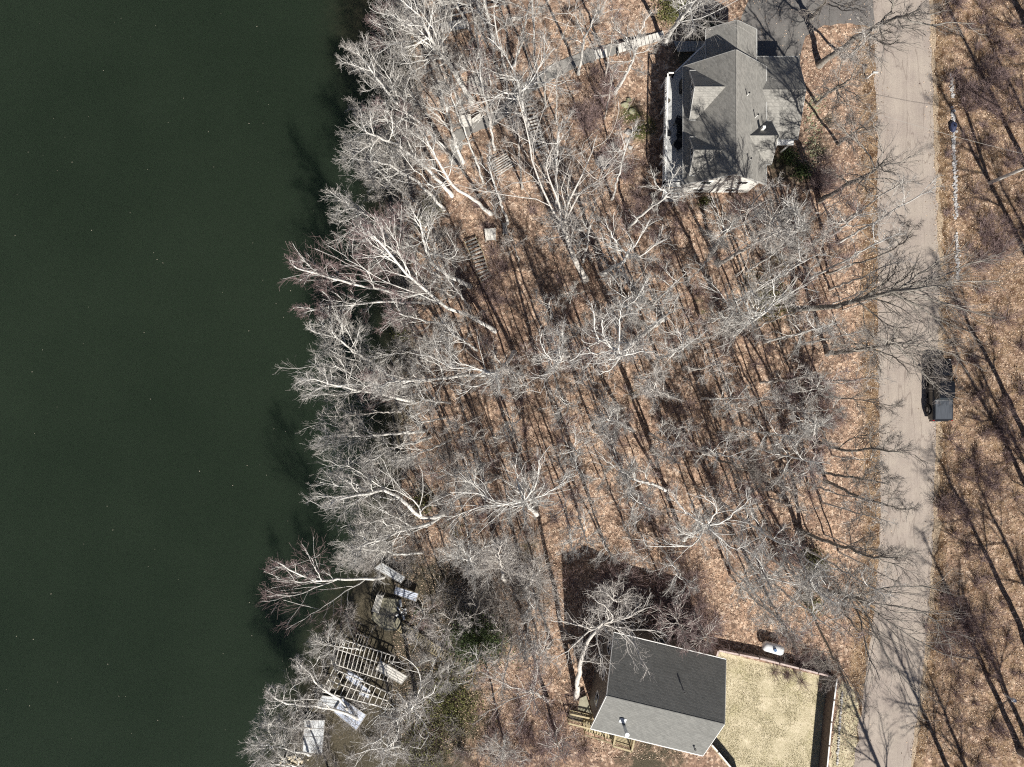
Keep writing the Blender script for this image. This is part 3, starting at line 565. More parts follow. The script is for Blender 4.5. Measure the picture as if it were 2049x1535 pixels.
 ("roadside tree with wavering dark limb just below the parked truck", [(1636,884),(1668,897),(1702,904),(1746,897),(1790,903)], 12, .17, 2.4, 'r', [(.3,[(1700,876),(1735,874),(1755,863),(1780,866)],.95),(.9,[(1830,910),(1855,925)],1.0)], dict(n=8,bias=.9)),
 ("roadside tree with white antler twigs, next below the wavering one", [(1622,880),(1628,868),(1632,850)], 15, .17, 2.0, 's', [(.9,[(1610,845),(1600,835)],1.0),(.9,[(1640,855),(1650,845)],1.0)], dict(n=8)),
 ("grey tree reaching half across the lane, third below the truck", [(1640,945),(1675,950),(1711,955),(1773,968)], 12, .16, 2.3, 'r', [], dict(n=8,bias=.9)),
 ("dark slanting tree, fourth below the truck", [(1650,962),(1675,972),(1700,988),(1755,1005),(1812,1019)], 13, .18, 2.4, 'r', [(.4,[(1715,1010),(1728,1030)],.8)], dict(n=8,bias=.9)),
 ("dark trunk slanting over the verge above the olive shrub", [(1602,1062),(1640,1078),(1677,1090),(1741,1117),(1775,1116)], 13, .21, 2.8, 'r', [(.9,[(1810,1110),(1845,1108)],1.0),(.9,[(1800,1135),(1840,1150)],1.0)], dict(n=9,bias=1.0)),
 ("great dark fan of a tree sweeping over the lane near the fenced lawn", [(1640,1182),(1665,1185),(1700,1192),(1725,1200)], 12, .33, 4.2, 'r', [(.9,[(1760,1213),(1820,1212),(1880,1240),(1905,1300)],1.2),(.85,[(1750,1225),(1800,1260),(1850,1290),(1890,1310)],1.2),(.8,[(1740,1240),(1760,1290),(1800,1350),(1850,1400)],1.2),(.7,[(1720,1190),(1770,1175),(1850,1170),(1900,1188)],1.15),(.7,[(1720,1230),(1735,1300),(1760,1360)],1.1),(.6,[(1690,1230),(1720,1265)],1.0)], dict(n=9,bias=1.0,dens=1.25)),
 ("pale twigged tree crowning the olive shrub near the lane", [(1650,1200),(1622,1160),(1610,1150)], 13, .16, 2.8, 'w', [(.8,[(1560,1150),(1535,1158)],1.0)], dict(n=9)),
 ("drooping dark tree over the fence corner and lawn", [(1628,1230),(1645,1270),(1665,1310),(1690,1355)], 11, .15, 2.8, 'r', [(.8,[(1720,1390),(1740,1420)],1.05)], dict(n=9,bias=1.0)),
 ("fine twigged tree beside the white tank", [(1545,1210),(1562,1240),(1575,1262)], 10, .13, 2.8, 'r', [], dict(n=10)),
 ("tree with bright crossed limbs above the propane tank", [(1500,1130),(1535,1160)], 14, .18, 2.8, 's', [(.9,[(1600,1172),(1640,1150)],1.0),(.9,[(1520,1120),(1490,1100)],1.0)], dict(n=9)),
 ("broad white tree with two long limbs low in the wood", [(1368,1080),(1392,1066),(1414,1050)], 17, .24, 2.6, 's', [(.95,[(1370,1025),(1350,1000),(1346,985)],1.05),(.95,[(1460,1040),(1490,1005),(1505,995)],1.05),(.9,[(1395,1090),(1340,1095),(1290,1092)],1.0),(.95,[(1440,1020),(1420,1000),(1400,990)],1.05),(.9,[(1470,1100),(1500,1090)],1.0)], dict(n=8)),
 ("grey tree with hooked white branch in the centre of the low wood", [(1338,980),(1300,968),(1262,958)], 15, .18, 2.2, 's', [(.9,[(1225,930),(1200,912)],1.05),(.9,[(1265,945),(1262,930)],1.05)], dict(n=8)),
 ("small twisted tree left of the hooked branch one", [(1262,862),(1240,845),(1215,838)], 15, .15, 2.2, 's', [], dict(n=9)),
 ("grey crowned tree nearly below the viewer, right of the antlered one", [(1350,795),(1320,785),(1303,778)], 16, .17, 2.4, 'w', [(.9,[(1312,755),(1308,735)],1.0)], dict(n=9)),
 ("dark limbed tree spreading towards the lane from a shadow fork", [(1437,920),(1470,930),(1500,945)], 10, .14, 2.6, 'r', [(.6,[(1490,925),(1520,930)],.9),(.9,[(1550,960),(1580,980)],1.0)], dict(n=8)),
 ("reddish twigged tree where two heavy shadows cross", [(1550,897),(1585,905),(1630,925)], 12, .15, 2.8, 'p', [], dict(n=9)),
 ("heavy crowned white tree in the lower wood, limbs in all directions", [(1075,1030),(1055,1010),(1046,1002)], 17, .27, 3.0, 's', [(.95,[(1000,1010),(960,985),(900,985)],1.0),(.95,[(990,1010),(940,1020),(895,1040)],1.0),(.95,[(1035,960),(1030,930)],1.1),(.95,[(1070,980),(1080,940),(1078,920)],1.1),(.95,[(1090,990),(1140,960)],1.05),(.9,[(1050,1040),(1060,1060)],1.0)], dict(n=9,dens=1.15)),
 ("white branched tree leaning from a shadowed trunk left of the heavy crown", [(998,955),(975,965),(945,972)], 15, .19, 2.2, 's', [(.9,[(915,955),(895,945)],1.0),(.9,[(935,945),(930,925)],1.05)], dict(n=8)),
 ("grey tree with white forked top over the olive thicket", [(958,1150),(945,1130),(940,1115)], 14, .18, 3.0, 's', [(.9,[(920,1095),(905,1088)],1.0),(.9,[(970,1095),(1000,1085)],1.0)], dict(n=9)),
 ("dense grey tree filling the space above the dark evergreen", [(1010,1165),(1005,1140),(1000,1115)], 14, .19, 3.4, 'w', [], dict(n=12,dens=1.2)),
 ("grey veil like tree right of the dark evergreen", [(1050,1180),(1062,1165),(1070,1150)], 12, .16, 3.2, 'w', [], dict(n=11)),
 ("white antlered tree just below the viewer in mid wood", [(1030,705),(1012,728),(993,752)], 17, .24, 2.2, 's', [(.95,[(960,742),(920,725),(900,728)],1.05),(.95,[(950,735),(910,740),(860,712)],1.0),(.9,[(975,765),(950,772),(915,790)],1.0),(.95,[(1000,790),(1005,800)],1.0)], dict(n=8)),
 ("long low grey tree pointing at the farthest bulging shore crown", [(985,751),(930,752),(880,756),(830,762),(780,765)], 14, .20, 2.8, 's', [(.5,[(880,730),(840,715)],1.0)], dict(n=9,bias=.9)),
 ("tall tree with stout base leaning over the roof of the lower house", [(1153,1398),(1158,1350),(1165,1310),(1171,1290),(1190,1262),(1208,1245)], 17, .29, 2.7, 'w', [(.92,[(1170,1255),(1130,1245),(1100,1240)],1.05),(.95,[(1180,1262),(1140,1300),(1100,1325)],1.0),(.97,[(1230,1252),(1270,1290),(1300,1350)],1.05),(.97,[(1228,1245),(1222,1220),(1190,1200)],1.1),(.97,[(1250,1240),(1290,1215),(1305,1215)],1.1),(.9,[(1195,1290),(1215,1350)],1.0),(.97,[(1270,1260),(1310,1260),(1335,1272)],1.0)], dict(n=6,dens=.9)),
 ("fine grey tree growing in the shade of the lower house", [(1262,1190),(1235,1205),(1222,1195)], 12, .14, 2.8, 'w', [], dict(n=10)),
 ("reddish bushy tree against the north wall of the lower house", [(1345,1215),(1350,1235),(1362,1255)], 9, .12, 2.8, 'p', [], dict(n=12,dens=1.2)),
 ("second reddish bushy tree at the shaded corner by the fence", [(1395,1240),(1405,1260),(1415,1280)], 8, .10, 2.4, 'p', [], dict(n=11,dens=1.2)),
 ("bare tree left of the wooden landing of the lower house", [(1105,1290),(1092,1300),(1080,1310)], 12, .15, 2.8, 'w', [], dict(n=9)),
 ("pinkish tree beneath the landing in the lower corner of the wood", [(1110,1470),(1120,1500)], 9, .14, 2.8, 'p', [], dict(n=10)),
 ("grey tree low in the wood under the white forked pink tree", [(1010,1490),(1005,1520)], 10, .14, 3.0, 'w', [], dict(n=10)),
]
for (lab, tr_, h_, r0_, cr_, st_, lm_, op_) in TT: tree(lab, tr_, h_, r0_, cr_, st_, lm_, **op_)
OW = "first second third fourth fifth sixth seventh eighth ninth tenth eleventh twelfth thirteenth fourteenth fifteenth sixteenth seventeenth".split()
rs_ = random.Random(21); ys_ = np.linspace(34.5, -15.5, 26); NS = len(ys_)
for i, y in enumerate(ys_):
    y = y+rs_.uniform(-.7, .7); x = float(shore_x(y))+rs_.uniform(.8, 6.5); hh = rs_.uniform(8, 12.5); lx = -rs_.uniform(.15, .42)
    j = NS-1-i; ow = "topmost" if i == 0 else "lowest" if j == 0 else (OW[i]+" from the top" if i <= j else OW[j]+" from the bottom")
    tree(ow+", small grey tree in the row filling the shore edge", None, hh, .011*hh, rs_.uniform(2.3, 3.1), 'swqw'[i % 4], [], n=8, bias=.8, t0=.4, world=[(x, y), (x+lx*hh*.4, y+rs_.uniform(-.05,.1)*hh*.4, .5), (x+lx*hh, y+rs_.uniform(-.05,.15)*hh, 1.0)], group="small trees filling the shore edge")
# trees on the far verge: they lean to the light of the lane; mostly their shadows show
FAR = [(50.5,16,19,-.25,.05,"far verge tree shading the bank beyond the utility pole"), (51,7,20,-.28,.02,"far verge tree behind the fan crown, shadow crossing the bank"),
       (49.6,-7.5,18,-.26,0,"far verge tree whose forked shadow falls below the truck"), (51,-15,20,-.26,-.02,"far verge tree whose long shadow points at the parked truck"),
       (48.6,-25,17,-.22,0,"far verge tree standing at the edge beside the lower bank"), (47.8,-35.2,18,-.20,.04,"far verge tree with shadow along the lower bank"),
       (43.5,-43,17,-.18,.05,"tree below the lane whose blurred shadow lies on the asphalt"), (38,-46,17,-.12,.02,"second tree below the lane, its twigs shading the asphalt"),
       (52,27,20,-.28,.05,"far verge tree at the top throwing a broad shadow band"), (53,38,19,-.22,.02,"uppermost far verge tree, shadow at the corner"), (54,22,20,-.25,.05,"far verge tree deeper in, beyond the topmost shadows"),(55,11,21,-.22,.03,"far wood tree whose crown shades the bank beside the fan crown"),(55.5,-1,21,-.22,.02,"far wood tree shading the verge level with the truck"),(54,-20,20,-.22,.02,"far wood tree shading the bank below the truck"),(53,-30,20,-.2,.03,"far wood tree shading the lower verge above the marker post"),(51,-40,19,-.18,.03,"far wood tree at the lowest corner, crown shadow on the verge"),(57,33,21,-.2,.03,"far wood tree shading the topmost corner of the verge"),(46.5,-47,18,-.1,.03,"third tree below the lane, shading its outer edge")]
for x, y, h_, lx, ly, lab in FAR:
    tree(lab, None, h_, .33, 4.4, 'r', [], n=10, world=[(x+.8, y), (x+.8+lx*h_*.25, y+ly*h_*.35, .4), (x+.8+lx*h_*.7, y+ly*h_, 1.0)], group="trees along the far verge")
# medium trees filling the wood: copies of a few grown ones, told apart by the zone they stand in
ZONES = [("slim young tree in the strip between upper house and lake", [(960,100),(1215,100),(1240,520),(990,560)], 22),
         ("slim young tree in mid wood near the antlered tree", [(1050,560),(1400,560),(1420,820),(1010,820)], 26),
         ("slim young tree between upper house and lane verge", [(1430,450),(1700,450),(1700,700),(1440,700)], 20),
         ("slim young tree in the lower wood above the shaded house", [(1120,840),(1400,840),(1420,1110),(1130,1080)], 26),
         ("slim young tree low in the wood near the lane", [(1420,760),(1660,760),(1690,1260),(1430,1160)], 38),
         ("slim young tree on the slope behind the mid shore crowns", [(860,600),(1010,600),(1080,1080),(900,1080)], 28),
         ("slim young tree on the slope above the dock frames", [(860,1130),(1080,1120),(1110,1330),(900,1330)], 12)]
def copy_tree(src, loc, rz, s):
    r = src.copy(); C.objects.link(r); r.location = loc; r.rotation_euler = (0, 0, rz); r.scale = (s, s, s)
    for c in list(src.children): d = c.copy(); C.objects.link(d); d.parent = r
    return r
rnd = random.Random(5); protos = []
def inpoly(x, y, poly):
    c = False; j = len(poly)-1
    for i in range(len(poly)):
        if (poly[i][1] > y) != (poly[j][1] > y) and x < (poly[j][0]-poly[i][0])*(y-poly[i][1])/(poly[j][1]-poly[i][1])+poly[i][0]: c = not c
        j = i
    return c
young = 0
for lab, poly, cnt in ZONES:
    zl = []; xs = [a for a, b in poly]; ys = [b for a, b in poly]; k = 0; tries = 0
    while k < cnt and tries < 800:
        tries += 1; a, b = rnd.uniform(min(xs), max(xs)), rnd.uniform(min(ys), max(ys))
        if not inpoly(a, b, poly): continue
        p = G(a, b)
        if min(math.hypot(p[0]-q[0], p[1]-q[1]) for q in TREES) < 1.5: continue
        if young < 6:
            hh = [11,14,15,10,13,9][young]; lx = -.06
            o = tree(lab, None, hh, .0088*hh, [1.8,2.1,2.4,1.6,2.0,1.6][young], ['w','s','s','p','w','s'][young], [], n=7, t0=.55, world=[(p[0], p[1]), (p[0]+lx*hh*.5, p[1]+.01*hh, .5), (p[0]+lx*hh, p[1]+.03*hh, 1.0)], kind="young_tree", cat="young tree", group="slim young trees of the wood", dens=.5)
            protos.append(o)
        else:
            o = copy_tree(protos[young % 6], tuple(p), rnd.uniform(-.5, .5), rnd.uniform(.8, 1.2)); TREES.append((p[0], p[1]))
        zl.append((p[1], o)); young += 1; k += 1
    ORD = "first second third fourth fifth sixth seventh eighth ninth tenth eleventh twelfth thirteenth fourteenth fifteenth sixteenth seventeenth eighteenth nineteenth twentieth".split()
    zl.sort(key=lambda q: -q[0])
    for i, (_, o) in enumerate(zl):
        j = len(zl)-1-i
        o["label"] = ("topmost " if i == 0 else "lowest " if j == 0 else ORD[i]+" from the top, " if i <= j else ORD[j]+" from the bottom, ")+lab

# brush nobody could count: fans of thin reddish stems under the trees
def brush(name, spots, m, label, seed, stems=34):
    rng = np.random.default_rng(seed); A = []; Rr = []
    for a, b, r, cnt, hh in spots:
        for _ in range(cnt):
            q = rng.normal(0, .5, 2)*r; p = G(a+q[0], b+q[1])
            if inpoly(p[0], p[1], H2P) or inpoly(p[0], p[1], H1P) or p[2] < ZW+.25: continue
            n = stems; ph = rng.uniform(0, 6.28, n); d = np.stack([np.cos(ph)*.75, np.sin(ph)*.75, rng.uniform(.5, 1.6, n)], -1)
            h = hh*rng.uniform(.6, 1.3)
            Q = grow(rng, np.repeat(p[None], n, 0)+rng.normal(0, .12, (n, 3))*[1, 1, 0], d, h*rng.uniform(.5, 1.1, n), 6, .16, .02); A.append(Q)
    A = np.concatenate(A); R = np.full(A.shape[:2], .009)*np.linspace(1.3, .6, 6)[None]
    B, RB = spawn(rng, A, R, 5, .2, .98, 38, .5, 4, .2, 0, .8, .1); RB = np.clip(RB, .006, None)
    V, Q = merge([tubes(A, R, 3, rng), tubes(B, RB, 2, rng)])
    tag(link(name, raw_mesh(name, V, Q), None, [m]), label, None, None, "stuff")
def quadw(pts, z): return [tuple(P(a, b, z)[:2]) for a, b in pts]
H2A, H2B, H2C, H2D = (P(1228,1266,5.5), P(1452,1320,5.5), P(1403,1514,5.5), P(1182,1457,5.5))
H2P = [tuple(q[:2]) for q in (H2A, H2B, H2C, H2D)]; H1P = [(13.8,17.4),(26.6,17.4),(26.6,32),(13.8,32)]
rs = np.random.default_rng(3)
spots = [(rs.uniform(900, 1680), rs.uniform(420, 1150), 60, 1, rs.uniform(1.0, 2.3)) for _ in range(170)]
spots += [(rs.uniform(1900, 2045), rs.uniform(-10, 1535), 30, 1, rs.uniform(.9, 1.9)) for _ in range(150)]
spots += [(1350,1210,70,26,2.4),(1400,1250,40,12,2.2),(1250,1180,60,16,2.2),(1640,830,60,10,2.2),(1610,760,60,10,2.2),(1640,360,50,12,2.0),(1470,400,60,14,1.6),
          (1930,1260,60,16,2.2),(1900,1010,30,6,1.8),(1590,1100,60,12,2.0),(1590,1330,50,14,1.0),(1620,1320,30,8,1.0),(1240,330,40,10,1.8),(1180,230,50,12,2.0),(1270,430,60,12,1.8),
          (960,560,80,12,2.0),(1200,160,30,5,1.6),(1960,180,60,14,1.8),(1980,480,60,10,2.0),(1095,1480,70,16,2.0),(1000,1460,80,18,2.0)]
brush("understorey_brush", spots, M['twig_pink'], "reddish brown leafless brush under the trees", 8)
rs = np.random.default_rng(4)
spots = [(rs.uniform(770, 900), y, 40, 2, rs.uniform(1.4, 2.8)) for y in np.linspace(20, 1130, 60)]+[(rs.uniform(600, 900), rs.uniform(1180, 1530), 40, 1, 1.6) for _ in range(85)]
spots += [(960,1190,90,24,2.4),(1030,1150,80,20,2.4),(1000,1280,70,14,2.2),(900,1260,60,12,2.0)]
brush("shore_thicket", spots, M['twig_wood'], "grey leafless thicket along the lake bank", 9)

# fallen leaves lying proud of the floor
def litter():
    rng = np.random.default_rng(12); n = 210000
    x = rng.uniform(-12, 49, n); y = rng.uniform(-36, 37, n)
    ok = (x-shore_x(y) > 1.0)
    for poly, keep in ((H2P, 0), (H1P, 0), (quadw([(1432,1300),(1680,1350),(1655,1560),(1440,1560),(1400,1500)], 0), .02), (quadw([(1498,0),(1482,40),(1510,135),(1598,150),(1612,72),(1650,50),(1765,62),(1765,-60)], 0), .10)):
        m_ = np.zeros(n, bool); j = len(poly)-1
        for i in range(len(poly)):
            xi, yi = poly[i]; xj, yj = poly[j]; m_ ^= ((yi > y) != (yj > y)) & (x < (xj-xi)*(y-yi)/(yj-yi+1e-12)+xi); j = i
        ok &= ~(m_ & (rng.random(n) > keep))
    xl = np.interp(-y, [-a[1] for a in rl], [a[0] for a in rl]); xr = np.interp(-y, [-a[1] for a in rr], [a[0] for a in rr])
    ok &= ~((x > xl+rng.exponential(.28, n)) & (x < xr-rng.exponential(.28, n))); x, y = x[ok], y[ok]; n = len(x)
    c = np.stack([x, y, T(x, y)+rng.uniform(.015, .06, n)], -1); a = rng.uniform(0, 6.28, n); s = rng.uniform(.03, .08, n)[:, None]
    nz = norm(np.stack([rng.normal(0, .55, n), rng.normal(0, .55, n), np.ones(n)], -1)); u = norm(np.cross(nz, np.stack([np.cos(a), np.sin(a), 0*a], -1))); v = np.cross(nz, u)
    V = np.stack([c-u*s, c-v*s*.6, c+u*s, c+v*s*.6], 1).reshape(-1, 3); q = np.arange(4*n).reshape(n, 4)
    tag(link("fallen_leaves", raw_mesh("fallen_leaves", V, [q]), None, [M['litter_leaf']]), "curled fallen leaves over the forest floor", None, None, "stuff")
litter()

def tufts():
    rng = np.random.default_rng(31); n = 45000
    a = P(1436,1310); c_ = P(1722,1535); x = rng.uniform(a[0], c_[0], n); y = rng.uniform(c_[1]-1, a[1], n); polys = (quadw([(1440,1312),(1666,1364),(1644,1560),(1480,1560),(1426,1492)], 0), quadw([(1686,1366),(1706,1378),(1720,1432),(1706,1560),(1662,1560),(1672,1440)], 0))
    ok = np.zeros(n, bool)
    for poly in polys:
        m_ = np.zeros(n, bool); j = len(poly)-1
        for i in range(len(poly)):
            xi, yi = poly[i]; xj, yj = poly[j]; m_ ^= ((yi > y) != (yj > y)) & (x < (xj-xi)*(y-yi)/(yj-yi+1e-12)+xi); j = i
        ok |= m_
    ok &= vnoise(x, y, .9, 4)+rng.uniform(-.25, .25, n) > .42
    x, y = x[ok], y[ok]; n = len(x); b = np.stack([x, y, np.full(n, .01)], -1); ph = rng.uniform(0, 6.28, n); w_ = np.stack([np.cos(ph), np.sin(ph), 0*ph], -1)*.02
    tip = b+np.stack([rng.normal(0, .05, n), rng.normal(0, .05, n), rng.uniform(.03, .09, n)], -1)
    V = np.stack([b-w_, b+w_, tip], 1).reshape(-1, 3)
    tag(link("lawn_grass", raw_mesh("lawn_grass", V, [np.arange(3*n).reshape(n, 3)]), None, [leafmat("grass_blade", (.26,.235,.12), (.72,.65,.45))]), "dry and green grass blades of the lawn", None, None, "stuff")
tufts()
# evergreen shrubs
def shrub(px, py, r, hh, m, label, n=1500, seed=0, loose=.0, kind="evergreen_shrub"):
    rng = np.random.default_rng(seed+77); b = G(px, py); root = thing(kind, tuple(b), label, "shrub", "green shrubs of the wood")
    nc = 26; cc = rng.normal(size=(nc, 3)); cc = norm(cc)*rng.uniform(.25, 1, (nc, 1))**.6*[r*.8, r*.8, hh*.45]+[0, 0, hh*.5]
    k = rng.integers(0, nc, n); c = cc[k]+rng.normal(size=(n, 3))*[.28*r*(1+loose), .28*r*(1+loose), .2*hh]; c[:, 2] = np.clip(c[:, 2], .1, None)
    u = norm(rng.normal(size=(n, 3))); v = norm(np.cross(u, rng.normal(size=(n, 3)))); s = rng.uniform(.05, .12, n)[:, None]
    V = np.stack([c-u*s, c-v*s*.55, c+u*s, c+v*s*.55], 1).reshape(-1, 3)+b; link("foliage", raw_mesh("foliage", V, [np.arange(4*n).reshape(n, 4)]), root, [m])
    st = np.repeat(b[None], nc, 0); A = np.stack([st+(cc)*t for t in (0, .35, .7, 1)], 1)+rng.normal(0, .04, (nc, 4, 3)); A[:, 0] = b
    V, Q = merge([tubes(A, np.full((nc, 4), .025)*np.array([1.4, 1, .7, .4]), 4, rng)]); link("stem", raw_mesh("stem", V, Q), root, [M['darkwood']])
for i, a in enumerate([(962,1266,2.5,5.2,M['leaf_dark'],"large dark evergreen shrub beside the log steps",9000,0,.15),
    (905,1400,2.9,1.9,M['leaf_olive'],"sprawling olive shrub below the bend of the log steps",3600,0,.6),
    (860,1480,2.2,1.4,M['leaf_olive'],"olive shrub under the contorted oaks at the bottom",1400,0,.7),
    (1620,1118,1.3,2.6,M['leaf_olive'],"olive shrub beside the dark slanting roadside trunk",1500,0,.2),
    (1618,1200,1.0,2.0,M['leaf_olive'],"smaller olive shrub just below the first by the verge",700,0,.2),
    (1545,600,1.9,1.6,M['leaf_olive'],"mossy green shrub under the wide fan crowned tree",1300,0,.5),
    (802,668,.9,1.2,M['leaf_olive'],"yellow green shrub on the shore bank in mid picture",600,0,.1),
    (862,412,1.0,1.3,M['leaf_olive'],"dark yellowish shrub on the bank by the grey landing slab",700,0,.2),
    (846,1010,1.2,1.3,M['leaf_olive'],"olive shrub at the foot of the big double stemmed tree",800,0,.4),
    (840,1222,.5,.8,M['leaf_dark'],"small bright green bush beside the debris heap",350,0,0),
    (1345,16,1.7,1.1,M['leaf_olive'],"sunlit green shrub at the top edge above the boardwalk",1300,0,.3),
    (1215,1405,.7,1.2,M['darkred'],"dark red shrub against the end wall of the lower house",900,0,0),
    (1420,70,1.2,1.3,M['leaf_dark'],"dark shrub in the shade behind the wing gable",900,0,.1),
    (1600,345,.9,1.0,M['leaf_dark'],"dark low shrub by the corner of the upper house porch",700,0,.2),
    (1575,318,.9,1.1,M['leaf_dark'],"dark foundation shrub under the porch roof edge",700,0,.2),
    (1408,405,.6,.9,M['leaf_olive'],"small mossy bush below the gable wall",380,0,0)]): shrub(*a[:6], n=a[6], seed=i, loose=a[8])

# ------------------------------------------------------------------ houses
Zv = np.array([0, 0, 1.0])
def gable(root, O, u, L0, L1, hw0, hw1, zr, ze, m, th=.16, trim=None, wall=None, wz=0.0, ov=.35, roofname="roof"):
    """ridge from O+u*L0 to O+u*L1; v = u rotated -90; eaves at -hw0 and +hw1"""
    u = np.array([u[0], u[1], 0.0]); v = np.array([u[1], -u[0], 0.0]); O = np.array([O[0], O[1], 0.0])
    r0, r1 = O+u*L0+Zv*zr, O+u*L1+Zv*zr
    b = MB()
    a0, a1 = O+u*L0-v*hw0+Zv*ze, O+u*L1-v*hw0+Zv*ze; c0, c1 = O+u*L0+v*hw1+Zv*ze, O+u*L1+v*hw1+Zv*ze
    n = 8; t = np.array([0, 0, th])
    b.poly([r0, r1, a1, a0, c0, c1, r0-t, r1-t, a1-t, a0-t, c0-t, c1-t],
           [(0,1,2,3), (0,4,5,1), (6,9,8,7), (6,7,11,10), (3,2,8,9), (4,10,11,5), (0,3,9,6), (0,6,10,4), (1,7,8,2), (1,5,11,7)])
    roof = b.put(roofname, m, root)
    cap = MB(); cap.beam(r0+Zv*.002, r1+Zv*.002, .05, .02); cap.put("ridge_cap", m, roof)
    if trim:
        for p, q, s in ((a0, a1, -1), (c0, c1, 1)): MB().beam(p+v*s*.05-Zv*.08, q+v*s*.05-Zv*.08, .08, .1).put("gutter", trim, roof)
        for p, q, s in ((r0, a0, -1), (r0, c0, -1), (r1, a1, 1), (r1, c1, 1)): MB().beam(p+u*s*.02-Zv*.12, q+u*s*.02-Zv*.12, .04, .2).put("bargeboard", trim, roof)
    if wall is not None:
        s0, s1 = L0+ov, L1-ov; k0 = (zr-ze)/hw0; k1 = (zr-ze)/hw1
        def prof(s): return [O+u*s-v*(hw0-ov)+Zv*wz, O+u*s-v*(hw0-ov)+Zv*(ze-th-.02+ov*k0), O+u*s+Zv*(zr-th-.02), O+u*s+v*(hw1-ov)+Zv*(ze-th-.02+ov*k1), O+u*s+v*(hw1-ov)+Zv*wz]
        MB().rings([prof(s0), prof(s1)]).put("wall", wall, root)
def window(root, c, half, up, out, w_, h_):
    f = MB(); c = np.array(c, float); half = np.array(half, float); out = np.array(out, float)
    for s in (-1, 1):
        f.box(c+half*s*(w_/2), half*.05, Zv*(h_/2+.05), out*.035); f.box(c+Zv*s*h_/2, half*(w_/2-.05), Zv*.05, out*.035)
    f.box(c, half*.02, Zv*(h_/2-.05), out*.03)
    o = f.put("window", M['trim'], root); MB().box(c, half*(w_/2-.04), Zv*(h_/2-.04), out*.012).put("pane", M['glass'], o)
# upper house
h1 = thing("house", (19.5, 24, 0), "large grey shingled house with side deck beside the driveway", "house")
SL = M['shingle_a']
gable(h1, (19.1, 17.9), (0, 1), 0, 10.55, 3.7, 3.7, 7.4, 4.2, SL, trim=M['trim_grey'], wall=M['siding'], wz=-1.2)
gable(h1, (19.68, 28.3), (0, 1), 0.05, 3.5, 2.24, 2.24, 5.8, 4.2, SL, trim=M['trim_grey'], wall=M['siding'], wz=-.6, ov=.3)
gable(h1, (21.0, 26.2), (1, 0), 0, 5.2, 3.75, 3.75, 4.62, 2.8, SL, trim=M['trim_grey'], wall=M['siding'], wz=-.3, ov=.3)
gable(h1, (19.4, 21.6), (1, 0), 0, 3.85, 1.9, 1.9, 6.02, 4.25, SL, trim=M['trim_grey'], wall=M['siding'], wz=-.3, ov=.3)
gable(h1, (15.75, 25.55), (1, 0), 0, 2.75, 2.15, 2.15, 6.8, 5.0, SL, trim=M['trim_grey'], wall=M['siding'], wz=2.0, ov=.2)
gable(h1, (15.75, 20.15), (1, 0), 0, 2.6, 1.65, 1.65, 6.6, 5.0, SL, trim=M['trim_grey'], wall=M['siding'], wz=2.0, ov=.2)
b = MB(); b.prism([(23.4,22.6,2.75),(25.9,22.6,2.75),(25.9,21.95,2.6),(23.4,21.95,2.6)], .14); b.put("porch_roof", M['trim'], h1)
for x in (23.6, 25.7): MB().cyl((x, 22.15, 0), (x, 22.15, 2.55), .08).put("post", M['trim'], h1)
for x, z, w_, hh in ((17.6,3.4,1.0,.8),(18.9,5.4,.9,.8),(20.9,3.4,1.0,.9),(17.5,.9,1.0,1.0),(20.6,.9,1.1,1.0)):
    window(h1, (x, 18.25-.01, z), (1,0,0), 1, (0,-1,0), w_, hh)
for y, z in ((26.2,5.2),(24.9,5.2),(20.5,5.1),(19.7,5.1),(24.0,3.3),(27.2,3.3)):
    window(h1, ((15.94 if z > 4 else 15.74), y, z), (0,1,0), 1, (-1,0,0), .7, .9)
for x in (22.6, 25.0):
    d = MB(); d.box((x-.15, 29.66, 1.15), (1.05,0,0), (0,.03,0), (0,0,1.1)); o = d.put("garage_door", M['door'], h1)
    g = MB()
    for k in range(4): g.bx(x-1.15, x+.85, 29.69, 29.715, .33+k*.52, .36+k*.52)
    g.put("panel_groove", M['trim'], o)
for (x, y, zz) in ((20.4,25.0,6.6),(20.6,19.4,6.5),(21.4,23.4,5.9)):
    o = MB().cyl((x, y, zz-.6), (x, y, zz+.28), .055).put("vent_pipe", M['trim'], h1); MB().cyl((x, y, zz+.28), (x, y, zz+.31), .08).put("vent_cap", M['black'], o)
b = MB(); b.bx(21.9,22.15,22.3,22.5,4.5,5.95); b.put("flue", M['trim'], h1)
# deck along the lake side
dz = 2.4
dp = [P(a, c, dz) for a, c in ((1332,155),(1345,155),(1411,92))]+[np.array([17.6,28.3,dz]), np.array([15.73,28.3,dz]), np.array([15.73,18.75,dz]), np.array([15.73,18.56,dz]), P(1327,368,dz)]
dk = thing("deck", (15, 23, 0), "pale railed deck along the lake side of the upper house", "deck")
MB().prism(dp, .12).put("decking", M['deckboard'], dk)
fr = MB()
for a, c in zip(dp, dp[1:]+dp[:1]): fr.beam(a-Zv*.24, c-Zv*.24, .06, .24)
fr.put("rim_joist", M['trim'], dk)
pts = [dp[3]-[.3,0,0], dp[2], dp[1], dp[0], dp[7], dp[6]]
for a, c in zip(pts, pts[1:]):
    L = np.linalg.norm(c-a); n = max(1, int(L/1.5)); dd = (c-a)/L
    r = MB(); r.beam(a+Zv*.95, c+Zv*.95, .13, .04); r.beam(a+Zv*.88, c+Zv*.88, .04, .06); r.beam(a+Zv*.1, c+Zv*.1, .04, .06); rl_ = r.put("railing", M['trim'], dk)
    k = MB(); nb = int(L/.16)
    for i in range(1, nb): q = a+dd*L*i/nb; k.cyl(q+Zv*.1, q+Zv*.88, .014, n=5)
    k.put("baluster", M['black'], rl_)
    for i in range(n+1):
        q = a+dd*L*i/n; MB().box(q+Zv*.5, (.05,0,0), (0,.05,0), (0,0,.5)).put("railing_post", M['trim'], dk)
